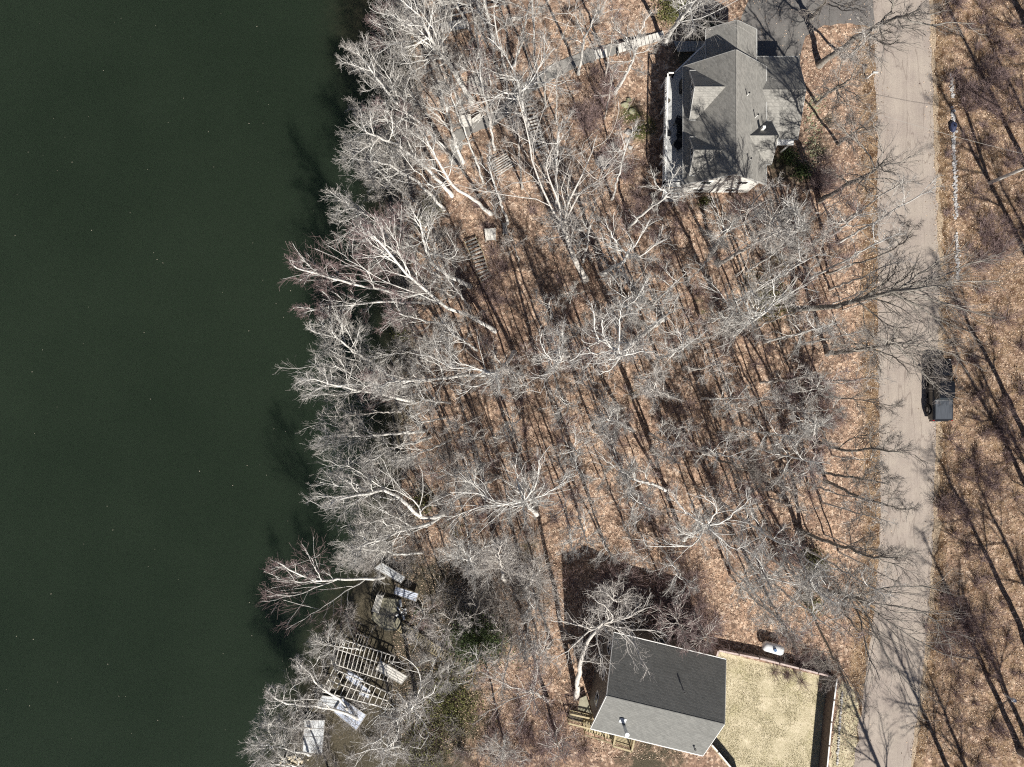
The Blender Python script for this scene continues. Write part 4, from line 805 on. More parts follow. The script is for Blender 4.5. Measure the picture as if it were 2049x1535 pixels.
for i, q in enumerate([dp[0], dp[1], dp[2], .5*(dp[0]+dp[7]), .25*dp[0]+.75*dp[7], .75*dp[0]+.25*dp[7], dp[7]]):
    g0 = float(T(q[0], q[1])); MB().box(((q[0]+.1), q[1], (g0+dz-.36)/2), (.07,0,0), (0,.07,0), (0,0,(dz-.36-g0)/2)).put("deck_post", M['trim'], dk)
# stairs down at the lower end of the deck
for k in range(5):
    y = 18.5-k*.24; z = dz-.4*(k+1)
    MB().bx(14.25, 15.7, y-.25, y, z-.04, z).put("tread", M['deckboard'], dk)
for x in (14.2, 15.75):
    MB().beam((x, 18.5, dz-.3), (x, 17.3, dz-2.3), .05, .28).put("stringer", M['trim'], dk)
def chair(px, py, z, rz, label):
    c = P(px, py, z); r = thing("deck_chair", tuple(c), label, "chair", "dark chairs on the deck"); r.rotation_euler = (0, 0, 0)
    cs, sn = math.cos(rz), math.sin(rz); U = np.array([cs, sn, 0]); V = np.array([-sn, cs, 0])
    def bb(cu, cv, cz, hu, hv, hz): return MB().box(c+U*cu+V*cv+Zv*cz, U*hu, V*hv, Zv*hz)
    bb(0, 0, .38, .32, .32, .06).put("seat", M['chairfab'], r, .02)
    MB().box(c-U*.33+Zv*.68, U*.05+Zv*.0, V*.34, Zv*.34-U*.08).put("backrest", M['chairfab'], r, .02)
    for s in (-1, 1):
        bb(0, s*.36, .58, .33, .05, .03).put("armrest", M['chairfab'], r, .01)
        for t in (-1, 1): bb(t*.28, s*.35, .28, .03, .03, .28).put("leg", M['black'], r)
chair(1356,246,dz,2.8,"dark deck chair nearest the upper dormer, turned askew"); chair(1360,262,dz,3.1,"dark deck chair second from the upper dormer, facing out")
chair(1360,277,dz,3.35,"dark deck chair third from the upper dormer"); chair(1354,293,dz,3.9,"dark deck chair at the end of the row, angled to the lake")
c = P(1365,177,dz); r = thing("grill", tuple(c), "black covered grill against the house wall on the deck", "grill")
MB().box(c+Zv*.45, (.3,0,0), (0,.55,0), (0,0,.4)).put("cart", M['black'], r, .02); MB().rings([[c+np.array([.3*math.cos(t), y, .85+.3*math.sin(t)]) for t in np.linspace(0, math.pi, 9)] for y in (-.45, .45)]).put("lid", M['black'], r)
c = P(1336,204,dz); r = thing("planter", tuple(c), "small round dark planter by the deck railing", "planter"); MB().cyl(c, c+Zv*.35, .13, .19, 14).put("pot", M['chairfab'], r); MB().cyl(c+Zv*.352, c+Zv*.37, .16, .15, 14).put("soil", M['darkwood'], r)
c = P(1335,270,dz); r = thing("side_table", tuple(c), "round dark side table standing by the deck rail opposite the chairs", "table"); MB().cyl(c+Zv*.46, c+Zv*.5, .3, n=20).put("table_top", M['chairfab'], r); MB().cyl(c, c+Zv*.46, .05).put("pedestal", M['black'], r)

# lower house
U2 = norm(H2B-H2A); U2[2] = 0; U2 = norm(U2); V2 = np.array([U2[1], -U2[0], 0])
O2 = (H2A+H2D)/2; LL = float(np.linalg.norm(H2B-H2A)); WW = float(np.dot(H2D-H2A, V2))
h2 = thing("house", tuple(np.append((H2A+H2C)[:2]/2, 0)), "simple gabled house with dark shingle roof beside the fenced lawn", "house")
gable(h2, O2, U2, 0, LL, WW/2, WW/2, 8.6, 5.6, M['shingle_b'], trim=M['trim'], wall=M['siding_b'], wz=-1.2, ov=.35)
def H2pt(s, t, z): return np.append((np.array(O2)+U2*s+V2*t)[:2], z)
def roofz(t): return 8.6-abs(t)*(3.0/(WW/2))
for s, t, hh, rr_, nm in ((2.55, 3.0, 1.5, .13, "chimney_pipe"), (9.0, 3.55, .35, .06, "vent_pipe"), (6.5, -1.5, .3, .05, "vent_pipe")):
    z0 = roofz(t); o = MB().cyl(H2pt(s, t, z0-.3), H2pt(s, t, z0+hh), rr_, n=16).put(nm, M['metal_pale'], h2)
    MB().cyl(H2pt(s, t, z0+hh), H2pt(s, t, z0+hh+.12), rr_*1.7, rr_*1.5, 16).put("pipe_cap", M['trim'] if rr_ > .1 else M['black'], o)
q = H2pt(2.2, 2.4, roofz(2.4)); MB().box(q+Zv*.03, U2*.28, (V2*.28-Zv*.28*3.0/(WW/2)), Zv*.03).put("flashing", M['metal_pale'], h2)
for s in (1.8, 4.6, 7.4): window(h2, H2pt(s, -(WW/2-.35)-.01, 3.6), U2, 1, -V2, 1.0, 1.1)
for t in (-2.4, 0, 2.4): window(h2, H2pt(.34, t, 3.6), V2, 1, -U2, .95, 1.1); window(h2, H2pt(LL-.34, t, 3.6), V2, 1, U2, .95, 1.1)
# its walkway deck: railed rectangle, landing and stairs
def railed(root, a, c, z, h, m, nb=.13, post=True):
    a = np.append(a[:2], z); c = np.append(c[:2], z); L = np.linalg.norm(c-a); d = (c-a)/L
    r = MB(); r.beam(a+Zv*h, c+Zv*h, .15, .05); r.beam(a+Zv*.12, c+Zv*.12, .05, .07); o = r.put("railing", m, root)
    k = MB(); n = max(2, int(L/nb))
    for i in range(1, n): k.box(a+d*L*i/n+Zv*(h/2+.03), (.018,0,0), (0,.018,0), (0,0,h/2-.06))
    k.put("baluster", m, o)
    for q in (a, c): MB().box(q+Zv*h/2, (.05,0,0), (0,.05,0), (0,0,h/2)).put("railing_post", m, root)
dk2 = thing("deck", tuple(G(1240,1480)), "small wooden deck with cream railing under the eave of the lower house", "deck")
z2 = 2.6; TRm = M['treated']
q = [P(1222,1466,z2), P(1228,1493,z2+1), P(1264,1504,z2+1), P(1271,1478,z2)]
e0 = P(1227,1493,z2+.95); e1 = P(1264,1504,z2+.95); e0[2] = e1[2] = z2; e2 = e1-V2*1.9; e3 = e0-V2*1.9
MB().prism([e0, e1, e2, e3], .1).put("decking", TRm, dk2)
for a, c in ((e3, e0), (e0, e1), (e1, e2)): railed(dk2, a, c, z2, .95, TRm)
for p_ in (e0, e1, e2, e3): MB().box((p_[0], p_[1], z2/2-.15), (.07,0,0), (0,.07,0), (0,0,z2/2-.05)).put("deck_post", TRm, dk2)
st = thing("staircase", tuple(G(1200,1478)), "wooden staircase descending beside the small railed deck", "stairs")
s0 = .5*(e0+e3)+V2*.3; s1 = P(1168,1450,.3)
dS = (s1-s0); nS = 11; perp = norm(np.array([[-dS[1], dS[0], 0]]))[0]
for k in range(nS):
    q = s0+dS*(k+.6)/nS; MB().box(q, norm(np.array([dS*[1,1,0]]))[0]*.15, perp*.5, Zv*.025).put("tread", TRm, st)
for s in (-1, 1):
    MB().beam(s0+perp*s*.53-Zv*.1, s1+perp*s*.53-Zv*.1, .05, .28).put("stringer", TRm, st); MB().beam(s0+perp*s*.53+Zv*.9, s1+perp*s*.53+Zv*.9, .12, .05).put("handrail", TRm, st)
    for f in (0, .33, .66, 1): q = s0+dS*f+perp*s*.53; MB().box(q+Zv*.4, (.04,0,0), (0,.04,0), (0,0,.5)).put("railing_post", TRm, st)
ld = thing("landing", tuple(G(1165,1420)), "tan wooden landing with balustrade beside the lower house", "deck")
zl = .7; lp = [P(a, c, zl) for a, c in ((1160,1398),(1173,1392),(1184,1428),(1156,1420))]
MB().prism(lp, .1).put("decking", M['concrete'], ld)
l2 = [P(a, c, zl-.3) for a, c in ((1140,1420),(1186,1430),(1184,1450),(1136,1438))]; MB().prism(l2, .1).put("decking", M['darkwood'], ld)
railed(ld, l2[0], l2[1], zl-.3, .95, TRm, .14); railed(ld, l2[3], l2[2], zl-.3, .95, TRm, .14)
for p_ in l2+[lp[0]]: g0 = float(T(p_[0], p_[1])); MB().box((p_[0], p_[1], (g0+zl-.4)/2), (.06,0,0), (0,.06,0), (0,0,max(.05,(zl-.4-g0)/2))).put("deck_post", TRm, ld)

# fences round the lawn
def panel_fence(name, pts, z, h, label, m, cap, capw=.12, step=2.4):
    W = [np.append(P(a, b, h+z)[:2], z) for a, b in pts]; root = thing(name, tuple(W[0]), label, "fence")
    for a, c in zip(W, W[1:]):
        L = np.linalg.norm(c-a); n = max(1, round(L/step)); d = (c-a)/L
        for i in range(n):
            p0, p1 = a+d*L*i/n+d*.06, a+d*L*(i+1)/n-d*.06
            MB().beam(p0+Zv*(h/2-.02), p1+Zv*(h/2-.02), .05, h-.05).put("fence_panel", m, root); MB().beam(p0+Zv*h, p1+Zv*h, capw, .05).put("top_rail", cap, root)
            MB().box(a+d*L*i/n+Zv*(h/2+.02), (.055,0,0), (0,.055,0), (0,0,h/2+.04)).put("fence_post", M['brownpanel'], root)
panel_fence("fence", [(1675,1357),(1664,1445),(1655,1540),(1648,1610)], 0, 1.75, "tall brown panel fence with white top rail along the lane side of the lawn", M['brownpanel'], M['trim'])
panel_fence("fence", [(1433,1318),(1438,1302),(1520,1318),(1600,1338),(1675,1357)], 0, .9, "low pinkish wall fence along the upper edge of the lawn", M['pink'], M['pink'], .16, 2.0)
panel_fence("fence", [(1424,1490),(1437,1505),(1466,1540),(1490,1570)], 0, 1.5, "white topped fence with shade-black panels beside the corner of the lower house", M['black'], M['trim'], .12, 1.6)  # panels coloured black for the shadow of a white fence
# propane tank
a, c = P(1526,1291,.75), P(1568,1303,.75); d = norm(np.array([c-a]))[0]; tk = thing("propane_tank", tuple((a+c)/2-Zv*.75), "white horizontal propane tank outside the upper lawn fence", "tank")
rg = []
pr = np.array([-d[1], d[0], 0]); Lc = np.linalg.norm(c-a)
for s, r_ in [(-.0,.12),(.05,.28),(.14,.40),(.3,.47)]+[(Lc-.3,.47),(Lc-.14,.40),(Lc-.05,.28),(Lc,.12)]: rg.append([a+d*s+r_*(math.cos(t)*pr+math.sin(t)*Zv) for t in np.linspace(0, 2*math.pi, 24, endpoint=False)])
MB().rings(rg).put("tank_body", M['tank'], tk, smooth=True); m_ = (a+c)/2; MB().cyl(m_+Zv*.44, m_+Zv*.62, .17, .15, 16).put("valve_dome", varied("blue_valve_cover", (.08,.14,.26), (.12,.2,.34)), tk)
for s in (.5, Lc-.5): MB().box(a+d*s-Zv*.6, d*.08, pr*.35, Zv*.18).put("foot", M['stone'], tk)
# edging stones of the verge, one mass of small stones
def stones(name, centres, r, m, label, kind="stuff", flat=.6, seed=0):
    rng = np.random.default_rng(seed); b = MB()
    for c in centres:
        s = r*rng.uniform(.6, 1.4); ph = rng.uniform(0, 6.28); n = 7; k = rng.uniform(.75, 1.25, n)
        rg = [[np.array(c)+np.array([s*f*k[i]*math.cos(ph+i*6.283/n), s*f*k[i]*math.sin(ph+i*6.283/n), s*flat*hh]) for i in range(n)] for f, hh in ((.9, -.4), (1, .2), (.75, .7), (.3, .95))]
        b.rings(rg)
    return b, tag(b.put(name, m), label, None, None, kind) if kind else b
rng = np.random.default_rng(40)
cs = []
for y in np.linspace(150, 560, 420):
    xx = np.interp(y, [150, 330, 560], [1904, 1910, 1917])+rng.normal(0, 2.0); 
    if vnoise(y*.05, 0, 1, 5) > .22: cs.append(P(xx, y+rng.normal(0, 1.5), .03))
stones("white_stone_line", cs, .095, M['palestone'], "line of whitish stones along the far verge", seed=1)
stones("verge_edging_stones", [P(1684-(y-1400)*.07+rng.normal(0, .6), y, .04) for y in np.arange(1385, 1535, 5.0)], .13, M['stone'], "small grey edging stones outside the brown fence", seed=2)
stones("rock_garden_gravel", [P(1628+rng.normal(0, 8)-(y-260)*.05, y, .04) for y in rng.uniform(190, 350, 260)], .07, M['mossstone'], "bed of pale stones beside the upper house", seed=3)
stones("shore_rubble", [G(583+rng.normal(0, 12), 1522+rng.normal(0, 9), .05) for _ in range(60)], .14, M['tanstone'], "tan rubble stones on the lake bank", seed=4)
for i, (a, b_, s) in enumerate([(1251,209,.3),(1265,222,.27),(1258,200,.22),(1258,265,.3),(1256,282,.26),(1261,296,.22)]):
    lab = ["mossy boulder uppermost right beside the pale curved tree","yellowish mossy boulder below the uppermost pair","small flat boulder at the head of the boulder line","pale boulder in the middle of the boulder line","pale boulder next below the middle one","lowest dark boulder of the line below the tree"][i]
    c = G(a, b_, .05); rg2 = np.random.default_rng(60+i); n = 11; ph = rg2.uniform(0, 6); k = rg2.uniform(.75, 1.2, n)
    o = MB().rings([[c+np.array([s*f*k[j]*math.cos(ph+j*6.283/n)*1.2, s*f*k[j]*math.sin(ph+j*6.283/n), s*hh]) for j in range(n)] for f, hh in ((.95,-.4),(1.05,.05),(.9,.4),(.6,.62),(.2,.68))]).put("boulder", M['mossstone'] if i < 3 else M['stone'], bev=.03)
    tag(o, lab, "boulder", "boulders below the upper house")
# mailbox, bin, poles
c = P(1733,158,0); r = thing("mailbox", tuple(c), "white mailbox on a post beside the lane", "mailbox"); MB().box(c+Zv*.55, (.05,0,0), (0,.05,0), (0,0,.55)).put("post", M['trim'], r)
c2 = c+np.array([.25, .1, 1.2]); MB().rings([[c2+np.array([x, .1*math.cos(t), .04+.1*math.sin(t)]) for t in np.linspace(0, math.pi, 9)] for x in (-.24, .24)]).put("box", M['trim_grey'], r); MB().box(c+np.array([.25,.1,1.15]), (.25,0,0), (0,.11,0), (0,0,.035)).put("shelf", M['oldwood'], r)
c = P(1905,255,.0); r = thing("rubbish_bag", tuple(c), "dark blue bag lying on the white stone line", "bag")
MB().rings([[c+np.array([s*math.cos(t)*(1+.15*math.sin(3*t)), s*1.5*math.sin(t), z]) for t in np.linspace(0, 6.283, 12, endpoint=False)] for s, z in ((.28,.02),(.36,.15),(.3,.32),(.1,.42))]).put("sack", varied("navy_sack", (.02,.025,.06), (.05,.06,.11), 8, .5), r); MB().cyl(c+Zv*.41, c+Zv*.5, .04, .07, 8).put("tie", M['black'], r)
c = P(1980,366,0); r = thing("utility_pole", tuple(c), "pale utility pole on the far verge beyond the stone line", "pole")
MB().cyl(c-Zv*.2, c+Zv*10.5, .16, .11, 14).put("pole", M['oldwood_pale'], r); MB().beam(c+np.array([0,-1.1,9.9]), c+np.array([0,1.1,9.9]), .1, .12).put("crossarm", M['oldwood'], r)
for s in (-1, 0, 1): MB().cyl(c+np.array([0,s*.95,9.97]), c+np.array([0,s*.95,10.2]), .06, .04, 10).put("insulator", M['stone'], r)
w0, w1 = c+np.array([-.05,0,7.2]), np.array([23.2, 27.5, 4.1]); cv = [w0+(w1-w0)*t-Zv*1.6*4*t*(1-t)*.5 for t in np.linspace(0, 1, 16)]
V_, Q_ = tubes(np.array([cv]), np.full((1, 16), .014), 5, np.random.default_rng(1)); tag(link("service_wire", raw_mesh("service_wire", V_, [Q_], smooth=True), None, [M['oldwood']]), "overhead service wire strung from the pole across the lane to the house", "wire")
c = P(2008,1388,0); r = thing("guy_anchor_marker", tuple(c), "white capped marker post among shadows on the far verge", "marker")
MB().cyl(c, c+Zv*1.3, .07, .07, 10).put("post", M['metal_pale'], r); MB().cyl(c+Zv*1.3, c+Zv*1.55, .2, .16, 14).put("cap", M['tank'], r)

# pickup truck
tr = thing("pickup_truck", (40.5, -.6, 0), "black pickup truck with grey bed cover parked at the lane edge", "truck")
def tx(x, y, z): return np.array([40.5+x, -.6+y, z])
def tb(n_, x0, x1, y0, y1, z0, z1, m, par, bev=0): return MB().box(tx((x0+x1)/2, (y0+y1)/2, (z0+z1)/2), ((x1-x0)/2,0,0), (0,(y1-y0)/2,0), (0,0,(z1-z0)/2)).put(n_, m, par, bev)
def ring(y, hw, z0, z1, t=.12): return [tx(-hw, y, z0), tx(-hw-.0, y, z1-t), tx(-hw+t, y, z1), tx(hw-t, y, z1), tx(hw, y, z1-t), tx(hw, y, z0)]
CP = M['carpaint']
body = MB().rings([ring(-2.85,.90,.5,1.22), ring(-2.75,.97,.42,1.28), ring(-.95,.98,.40,1.30), ring(.9,.98,.40,1.27), ring(2.2,.96,.42,1.20), ring(2.75,.88,.46,1.08), ring(2.88,.78,.52,.95)]).put("body", CP, tr, .025, False)
tb("bed_cover", -.80, .80, -2.72, -.98, 1.29, 1.345, M['tonneau'], tr, .02)
cab = MB().rings([[tx(-.86,-.95,1.2), tx(-.70,-.72,1.86), tx(.70,-.72,1.86), tx(.86,-.95,1.2)], [tx(-.90,.25,1.2), tx(-.72,.25,1.90), tx(.72,.25,1.90), tx(.90,.25,1.2)], [tx(-.88,1.35,1.2), tx(-.68,.72,1.86), tx(.68,.72,1.86), tx(.88,1.35,1.2)]]).put("cab", CP, tr, .03)
MB().poly([tx(-.80,1.345,1.235), tx(.80,1.345,1.235), tx(.64,.80,1.835), tx(-.64,.80,1.835), tx(-.80,1.32,1.21), tx(.80,1.32,1.21), tx(.64,.77,1.81), tx(-.64,.77,1.81)], [(0,1,2,3),(7,6,5,4),(0,4,5,1),(1,5,6,2),(2,6,7,3),(3,7,4,0)]).put("windshield", M['glass'], tr)
MB().poly([tx(-.76,-.955,1.27), tx(-.64,-.745,1.82), tx(.64,-.745,1.82), tx(.76,-.955,1.27), tx(-.76,-.92,1.27), tx(-.64,-.71,1.82), tx(.64,-.71,1.82), tx(.76,-.92,1.27)], [(0,1,2,3),(7,6,5,4),(0,4,5,1),(1,5,6,2),(2,6,7,3),(3,7,4,0)]).put("rear_window", M['glass'], tr)
for s in (-1, 1):
    for y0, y1 in ((-.62,.2),(.28,1.0)):
        MB().poly([tx(s*.895,y0,1.30), tx(s*.895,y1,1.30), tx(s*.745,min(y1,.68),1.80), tx(s*.745,y0,1.80), tx(s*.87,y0,1.30), tx(s*.87,y1,1.30), tx(s*.72,min(y1,.68),1.80), tx(s*.72,y0,1.80)], [(0,1,2,3),(7,6,5,4),(0,4,5,1),(1,5,6,2),(2,6,7,3),(3,7,4,0)]).put("side_window", M['glass'], tr)
    tb("mirror", s*1.12-.12, s*1.12+.12, 1.0, 1.14, 1.2, 1.42, M['black'], tr, .03); tb("running_board", s*1.0-.08, s*1.0+.08, -.8, 1.1, .34, .40, M['black'], tr, .01)
    tb("headlight", s*.72-.14, s*.72+.14, 2.80, 2.885, .78, .95, M['lamp'], tr, .01); tb("tail_light", s*.86-.07, s*.86+.07, -2.90, -2.83, .82, 1.18, M['red'], tr, .01)
    tb("door_handle", s*.985-.012, s*.985+.012, .3, .48, 1.08, 1.12, M['black'], tr)
    for y in (-1.85, 1.8):
        wl = MB().cyl(tx(s*.80, y, .39), tx(s*1.03, y, .39), .39, n=28).put("wheel", M['rubber'], tr, .02); MB().cyl(tx(s*1.02, y, .39), tx(s*1.045, y, .39), .22, n=20).put("rim", M['rim'], wl)
        fl = MB().rings([[tx(s*xx, y+rr2*math.cos(t), .39+rr2*math.sin(t)) for t in np.linspace(.1, math.pi-.1, 12)]+[tx(s*xx, y+(rr2-.07)*math.cos(t), .39+(rr2-.07)*math.sin(t)) for t in np.linspace(math.pi-.1, .1, 12)] for xx, rr2 in ((.93,.54),(1.10,.52))]).put("fender_flare", M['black'], tr)
tb("front_bumper", -.95, .95, 2.86, 3.0, .45, .68, M['black'], tr, .03); tb("rear_bumper", -.9, .9, -3.0, -2.86, .45, .62, M['black'], tr, .02)
tb("grille", -.55, .55, 2.86, 2.90, .70, .98, M['black'], tr); tb("tailgate_seam", -.80, .80, -2.875, -2.862, .62, 1.15, M['black'], tr)
tb("bed_rail", -.84, .84, -.975, -.955, 1.29, 1.36, M['metal_pale'], tr); tb("licence_plate", -.16, .16, -3.012, -3.0, .48, .60, M['tank'], tr)

# ------------------------------------------------------------------ shore: dock panels, frames, steps, paths
def panel(name, pts, lift, th, m, label, cat="dock panel", group="loose dock panels on the bank", seams=4, tilt=.1):
    W = [G(a, b_, lift) for a, b_ in pts]; zz = np.mean([q[2] for q in W]); W = [P(a, b_, zz+(q[2]-zz)*tilt*3) for (a, b_), q in zip(pts, W)]
    root = thing(name, tuple(np.mean(W, axis=0)), label, cat, group)
    MB().prism(W, th).put("panel_top", m, root)
    s = MB(); W = [np.array(q)+Zv*.012 for q in W]
    for i in range(1, seams): s.beam(W[0]+(W[3]-W[0])*i/seams, W[1]+(W[2]-W[1])*i/seams, .03, .02)
    for i in range(4): s.beam(W[i]-Zv*.01, W[(i+1) % 4]-Zv*.01, .06, .06)
    s.put("edge_strip", M['oldwood'], root)
    for q in W: g0 = float(T(q[0], q[1])); MB().cyl(q-Zv*.05, (q[0], q[1], min(g0-.1, q[2]-.2)), .035, n=8).put("leg", M['metal_pale'], root)
MP = M['metal_pale']
panel("loose_dock", [(609,1441),(650,1441),(645,1509),(606,1507)], .5, .08, MP, "plain upright grey dock panel lowest on the bank")
panel("loose_dock", [(685,1397),(733,1431),(713,1461),(668,1425)], .6, .08, M['metal_blue'], "broad blue grey dock panel under shadows left of the lower frame")
panel("loose_dock", [(761,1322),(815,1354),(803,1369),(752,1340)], 1.0, .06, M['oldwood_pale'], "crumpled white panel lying across the end of the upper frame")
panel("loose_dock", [(697,1340),(728,1360),(716,1377),(691,1355)], .9, .06, M['metal_blue'], "ragged pale sheet in the gap above the broad blue grey panel")
panel("loose_dock", [(722,1368),(741,1382),(738,1398),(718,1390)], .9, .06, M['metal_blue'], "small torn blue white sheet between the two dock frames")
panel("loose_dock", [(764,1126),(811,1155),(802,1167),(749,1137)], .8, .06, MP, "long narrow grey dock panel uppermost on the bank")
panel("loose_dock", [(792,1174),(837,1188),(832,1204),(788,1188)], .9, .08, M['metal_blue'], "bright bluish white dock panel beside the debris heap")
panel("loose_dock", [(645,1392),(688,1397),(672,1422),(630,1415)], .5, .06, M['metal_pale'], "faded panel half hidden by white limbs above the broad one")
def lattice(name, quad, n, rails, lift, m, label, bw=.09):
    TL, TR, BR, BL = [G(a, b_, lift) for a, b_ in quad]; z = max(q[2] for q in (TL, TR, BR, BL)); TL, TR, BR, BL = [P(a, b_, z) for a, b_ in quad]
    root = thing(name, tuple((TL+BR)/2-Zv*.3), label, "dock frame", "bare dock frames on the bank")
    for f in rails: MB().beam(TL+(BL-TL)*f, TR+(BR-TR)*f, bw, .14).put("rail", m, root)
    for i in range(n):
        f = i/(n-1); a, b_ = TL+(TR-TL)*f, BL+(BR-BL)*f; MB().beam(a+Zv*.12, b_+Zv*.12, bw*.8, .09).put("joist", m, root)
    for f in (0, .5, 1):
        for e in (0, 1):
            q = (TL+(TR-TL)*f)*(1-e)+(BL+(BR-BL)*f)*e; MB().cyl(q, (q[0], q[1], min(float(T(q[0], q[1]))-.2, z-.3)), .05, n=8).put("leg", m, root)
lattice("dock_skeleton", [(675,1276),(790,1313),(775,1363),(663,1327)], 15, (0, .42, 1), .5, M['oldwood_pale'], "upper bare dock frame with many joists on the bank", .075)
lattice("dock_skeleton", [(668,1338),(784,1389),(772,1417),(646,1384)], 12, (0, .5, 1), .5, M['oldwood_pale'], "lower bare dock frame partly under a white oak", .075)
lattice("dock_skeleton", [(878,6),(1010,-14),(1010,8),(884,36)], 8, (0, 1), .6, M['oldwood_pale'], "bare timber frame cut by the top edge of the picture", .09)
lattice("dock_skeleton", [(755,1190),(767,1192),(757,1226),(745,1222)], 6, (0, 1), .9, M['oldwood_pale'], "small white ladder frame leaning by the patio", .07)
lattice("dock_skeleton", [(715,1268),(738,1276),(728,1302),(706,1294)], 5, (0, 1), .7, M['oldwood'], "short grey frame piece atop the upper dock frame", .07)
def planks(name, quad, n, lift, m, label, cat="platform", gap=.08, rails=True, horiz=False):
    W = [G(a, b_, lift) for a, b_ in quad]; z = max(q[2] for q in W); TL, TR, BR, BL = [P(a, b_, z) for a, b_ in quad]
    root = thing(name, tuple((TL+BR)/2-Zv*.3), label, cat)
    if horiz: TL, TR, BR, BL = BL, TL, TR, BR
    for i in range(n):
        f0, f1 = (i+gap)/n, (i+1-gap)/n; MB().prism([TL+(TR-TL)*f0, TL+(TR-TL)*f1, BL+(BR-BL)*f1, BL+(BR-BL)*f0], .04).put("board", m, root)
    for f in (.08, .92): MB().beam(TL+(BL-TL)*f-Zv*.11, TR+(BR-TR)*f-Zv*.11, .08, .13).put("bearer", M['darkwood'], root)
    for q in (TL, TR, BR, BL): MB().box((q[0], q[1], (q[2]-.18+float(T(q[0], q[1]))-.2)/2), (.05,0,0), (0,.05,0), (0,0,max(.05,(q[2]-.18-float(T(q[0], q[1]))+.2)/2))).put("leg", M['oldwood'], root)
planks("platform", [(939,152),(977,154),(974,190),(936,187)], 13, .5, M['oldwood'], "square weathered plank platform behind the pale trunk", gap=.06)
planks("platform", [(920,231),(941,228),(945,252),(924,255)], 4, .45, M['oldwood_pale'], "bleached white platform of wide boards by the gravel path", gap=.05, horiz=True)
planks("bench", [(944,238),(960,226),(964,236),(946,247)], 3, .45, M['oldwood_pale'], "bleached bench butting the white platform", "bench", .06, horiz=True)
planks("pallet", [(978,325),(1012,305),(1030,332),(994,355)], 7, .35, M['oldwood_pale'], "slatted timber stack on the slope left of the open steps", "pallet", .28, horiz=True)
planks("platform", [(969,458),(992,456),(992,480),(972,481)], 4, .5, M['oldwood_pale'], "small bleached square platform at the head of the shore steps", gap=.03)
planks("bench", [(1005,446),(1014,446),(1016,468),(1007,468)], 3, .45, M['oldwood'], "narrow grey bench right of the small square platform", "bench", .08)
planks("bench", [(1218,288),(1226,284),(1248,305),(1241,311)], 2, .4, M['oldwood_pale'], "long timber bench by the round fire pit", "bench", .06)
planks("platform", [(880,46),(930,38),(934,56),(884,66)], 9, .4, M['oldwood_pale'], "weathered plank landing near the top dock timbers", gap=.1)
planks("boardwalk", [(1236,88),(1327,62),(1331,78),(1238,106)], 12, .22, M['oldwood_pale'], "pale boardwalk steps climbing to the upper house", "boardwalk", .06)
planks("boardwalk", [(1347,82),(1410,82),(1406,102),(1356,104)], 9, .15, M['oldwood'], "shaded boardwalk behind the wing of the upper house", "boardwalk", .05)
planks("boardwalk", [(1190,100),(1214,97),(1216,114),(1192,118)], 5, .2, M['oldwood_pale'], "short boardwalk step section midway down the path", "boardwalk", .1)
def steps(name, pts, n, w_, m, label, lift=.1, strg=True, tread=.3):
    Wp = np.array([G(a, b_, lift) for a, b_ in pts]); root = thing(name, tuple(Wp[0]-Zv*lift), label, "steps")
    t = np.concatenate([[0], np.cumsum(np.linalg.norm(np.diff(Wp, axis=0), axis=1))]); 
    for i in range(n):
        q = t[-1]*(i+.5)/n; c = np.array([np.interp(q, t, Wp[:, k]) for k in range(3)]); c2 = np.array([np.interp(min(q+.1, t[-1]), t, Wp[:, k]) for k in range(3)]); c1 = np.array([np.interp(max(q-.1, 0), t, Wp[:, k]) for k in range(3)])
        d = (c2-c1)*[1, 1, 0]; d = d/np.linalg.norm(d); pr_ = np.array([-d[1], d[0], 0]); c[2] = float(T(c[0], c[1]))+lift+.12
        MB().box(c, pr_*w_/2, d*tread/2, Zv*.035).put("tread", m, root)
    if strg:
        for s in (-1, 1):
            L_ = []
            for k in range(len(Wp)):
                d = Wp[min(k+1, len(Wp)-1)]-Wp[max(k-1, 0)]; d[2] = 0; d = d/np.linalg.norm(d); L_.append(Wp[k]+np.array([-d[1], d[0], 0])*s*(w_/2+.04))
            b = MB()
            for a, c in zip(L_, L_[1:]): b.beam(a, c, .06, .26)
            b.put("stringer", M['treated'] if w_ < 1.2 else M['oldwood'], root)
steps("log_steps", [(800,1252),(842,1280),(855,1290),(895,1314),(912,1318),(950,1340)], 34, .8, M['steptread'], "long flight of wooden steps from the patio up to the lower house", .2, True, .16)
steps("log_steps", [(1062,235),(1072,270),(1082,298)], 10, 1.2, M['oldwood_pale'], "open flight of pale timber steps beside the big trunk", .25, True, .15)
steps("log_steps", [(940,478),(955,510),(966,545),(975,560)], 12, 1.15, M['oldwood'], "dark flight of shore steps below the small square platform", .25, True, .14)
steps("log_steps", [(1040,180),(1055,205),(1062,232)], 7, 1.0, M['oldwood'], "half buried steps between gravel path and pale steps", .1, False, .16)
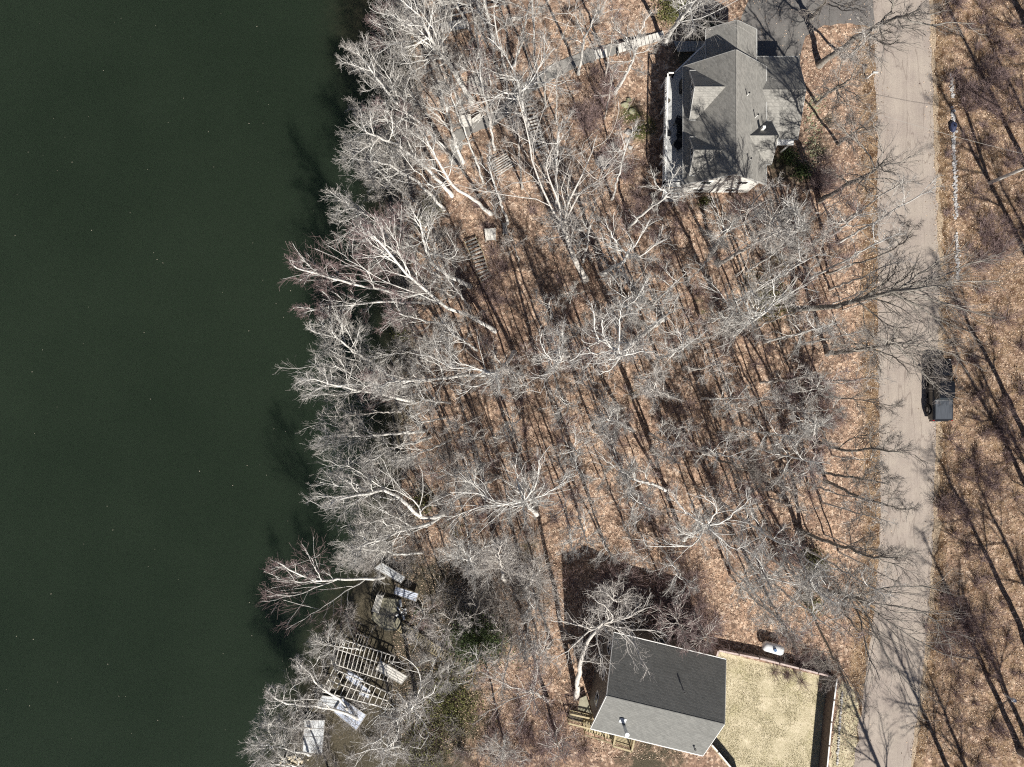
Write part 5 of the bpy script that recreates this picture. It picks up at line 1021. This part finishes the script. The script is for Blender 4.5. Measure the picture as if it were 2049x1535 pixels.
# gravel path, patio, grey landing
def path(name, pts, w_, m, label, lift=.03, n=70):
    Wp = np.array([G(a, b_)[:2] for a, b_ in pts]); t = np.concatenate([[0], np.cumsum(np.hypot(*np.diff(Wp, axis=0).T))]); q = np.linspace(0, t[-1], n)
    cx = np.stack([np.interp(q, t, Wp[:, 0]), np.interp(q, t, Wp[:, 1])], -1); cx[1:-1] = .5*cx[1:-1]+.25*(cx[:-2]+cx[2:]); d = np.gradient(cx, axis=0); d /= np.linalg.norm(d, axis=1, keepdims=True); nn = np.stack([-d[:, 1], d[:, 0]], -1)
    rg3 = np.random.default_rng(3); ww = w_/2*(1+rg3.normal(0, .09, n))[:, None]
    Vs = np.stack([cx+nn*ww*f for f in np.linspace(-1, 1, 6)], 1); z = T(Vs[..., 0], Vs[..., 1])+lift+.05
    Vs = np.concatenate([Vs, z[..., None]], -1); idx = np.arange(n*6).reshape(n, 6); qd = np.stack([idx[:-1, :-1], idx[1:, :-1], idx[1:, 1:], idx[:-1, 1:]], -1).reshape(-1, 4)
    tag(link(name, raw_mesh(name, Vs, [qd], smooth=True), None, [m]), label, None, None, "structure")
path("gravel_path", [(1236,97),(1190,108),(1140,128),(1100,148),(1065,170),(1035,190),(1010,222),(980,242),(940,256),(915,275),(910,330)], 1.25, M['gravel'], "grey gravel path winding to the shore")
def slab(name, pts, lift, th, m, label):
    W = [G(a, b_, lift) for a, b_ in pts]; z = float(np.mean([q[2] for q in W])); MBm = MB().prism([P(a, b_, z) for a, b_ in pts], th); o = MBm.put(name, m, None, .02); tag(o, label, "slab")
slab("patio_slab", [(762,1196),(800,1200),(806,1225),(798,1262),(770,1262),(742,1238)], .35, 1.2, M['concrete'], "mossy concrete patio slab by the lake bank")
slab("landing_slab", [(820,436),(862,424),(868,446),(832,458)], .3, 1.0, M['concrete'], "grey green landing slab on the bank beside a shrub")
# round fire pit and debris heap
c = G(1208,325,.0); r = thing("fire_pit", tuple(c), "round stone fire pit between the bench and the tall trees", "fire pit")
for i in range(14):
    t = i*6.283/14; MB().box(c+np.array([.62*math.cos(t), .62*math.sin(t), .14]), (-.12*math.sin(t), .12*math.cos(t), 0), (.1*math.cos(t), .1*math.sin(t), 0), (0,0,.14)).put("ring_stone", M['palestone'], r, .03)
MB().cyl(c+Zv*.02, c+Zv*.09, .5, n=20).put("ash_bed", M['stone'], r)
c = G(803,1226,.1); r = thing("debris_heap", tuple(c), "heap of dark and white scrap beside the patio slab", "debris"); rg2 = np.random.default_rng(9)
for k in range(16):
    q = c+rg2.normal(0, .4, 3)*[1, 1, .2]+Zv*.15; a = rg2.uniform(0, 6.28); l = rg2.uniform(.2, .6)
    MB().box(q, (l*math.cos(a), l*math.sin(a), rg2.normal(0, .1)), (-.1*math.sin(a), .1*math.cos(a), 0), (0,0,.05)).put("scrap_piece", [M['black'], M['tank'], M['metal_pale'], M['darkwood']][k % 4], r)
c = G(760,36,0)
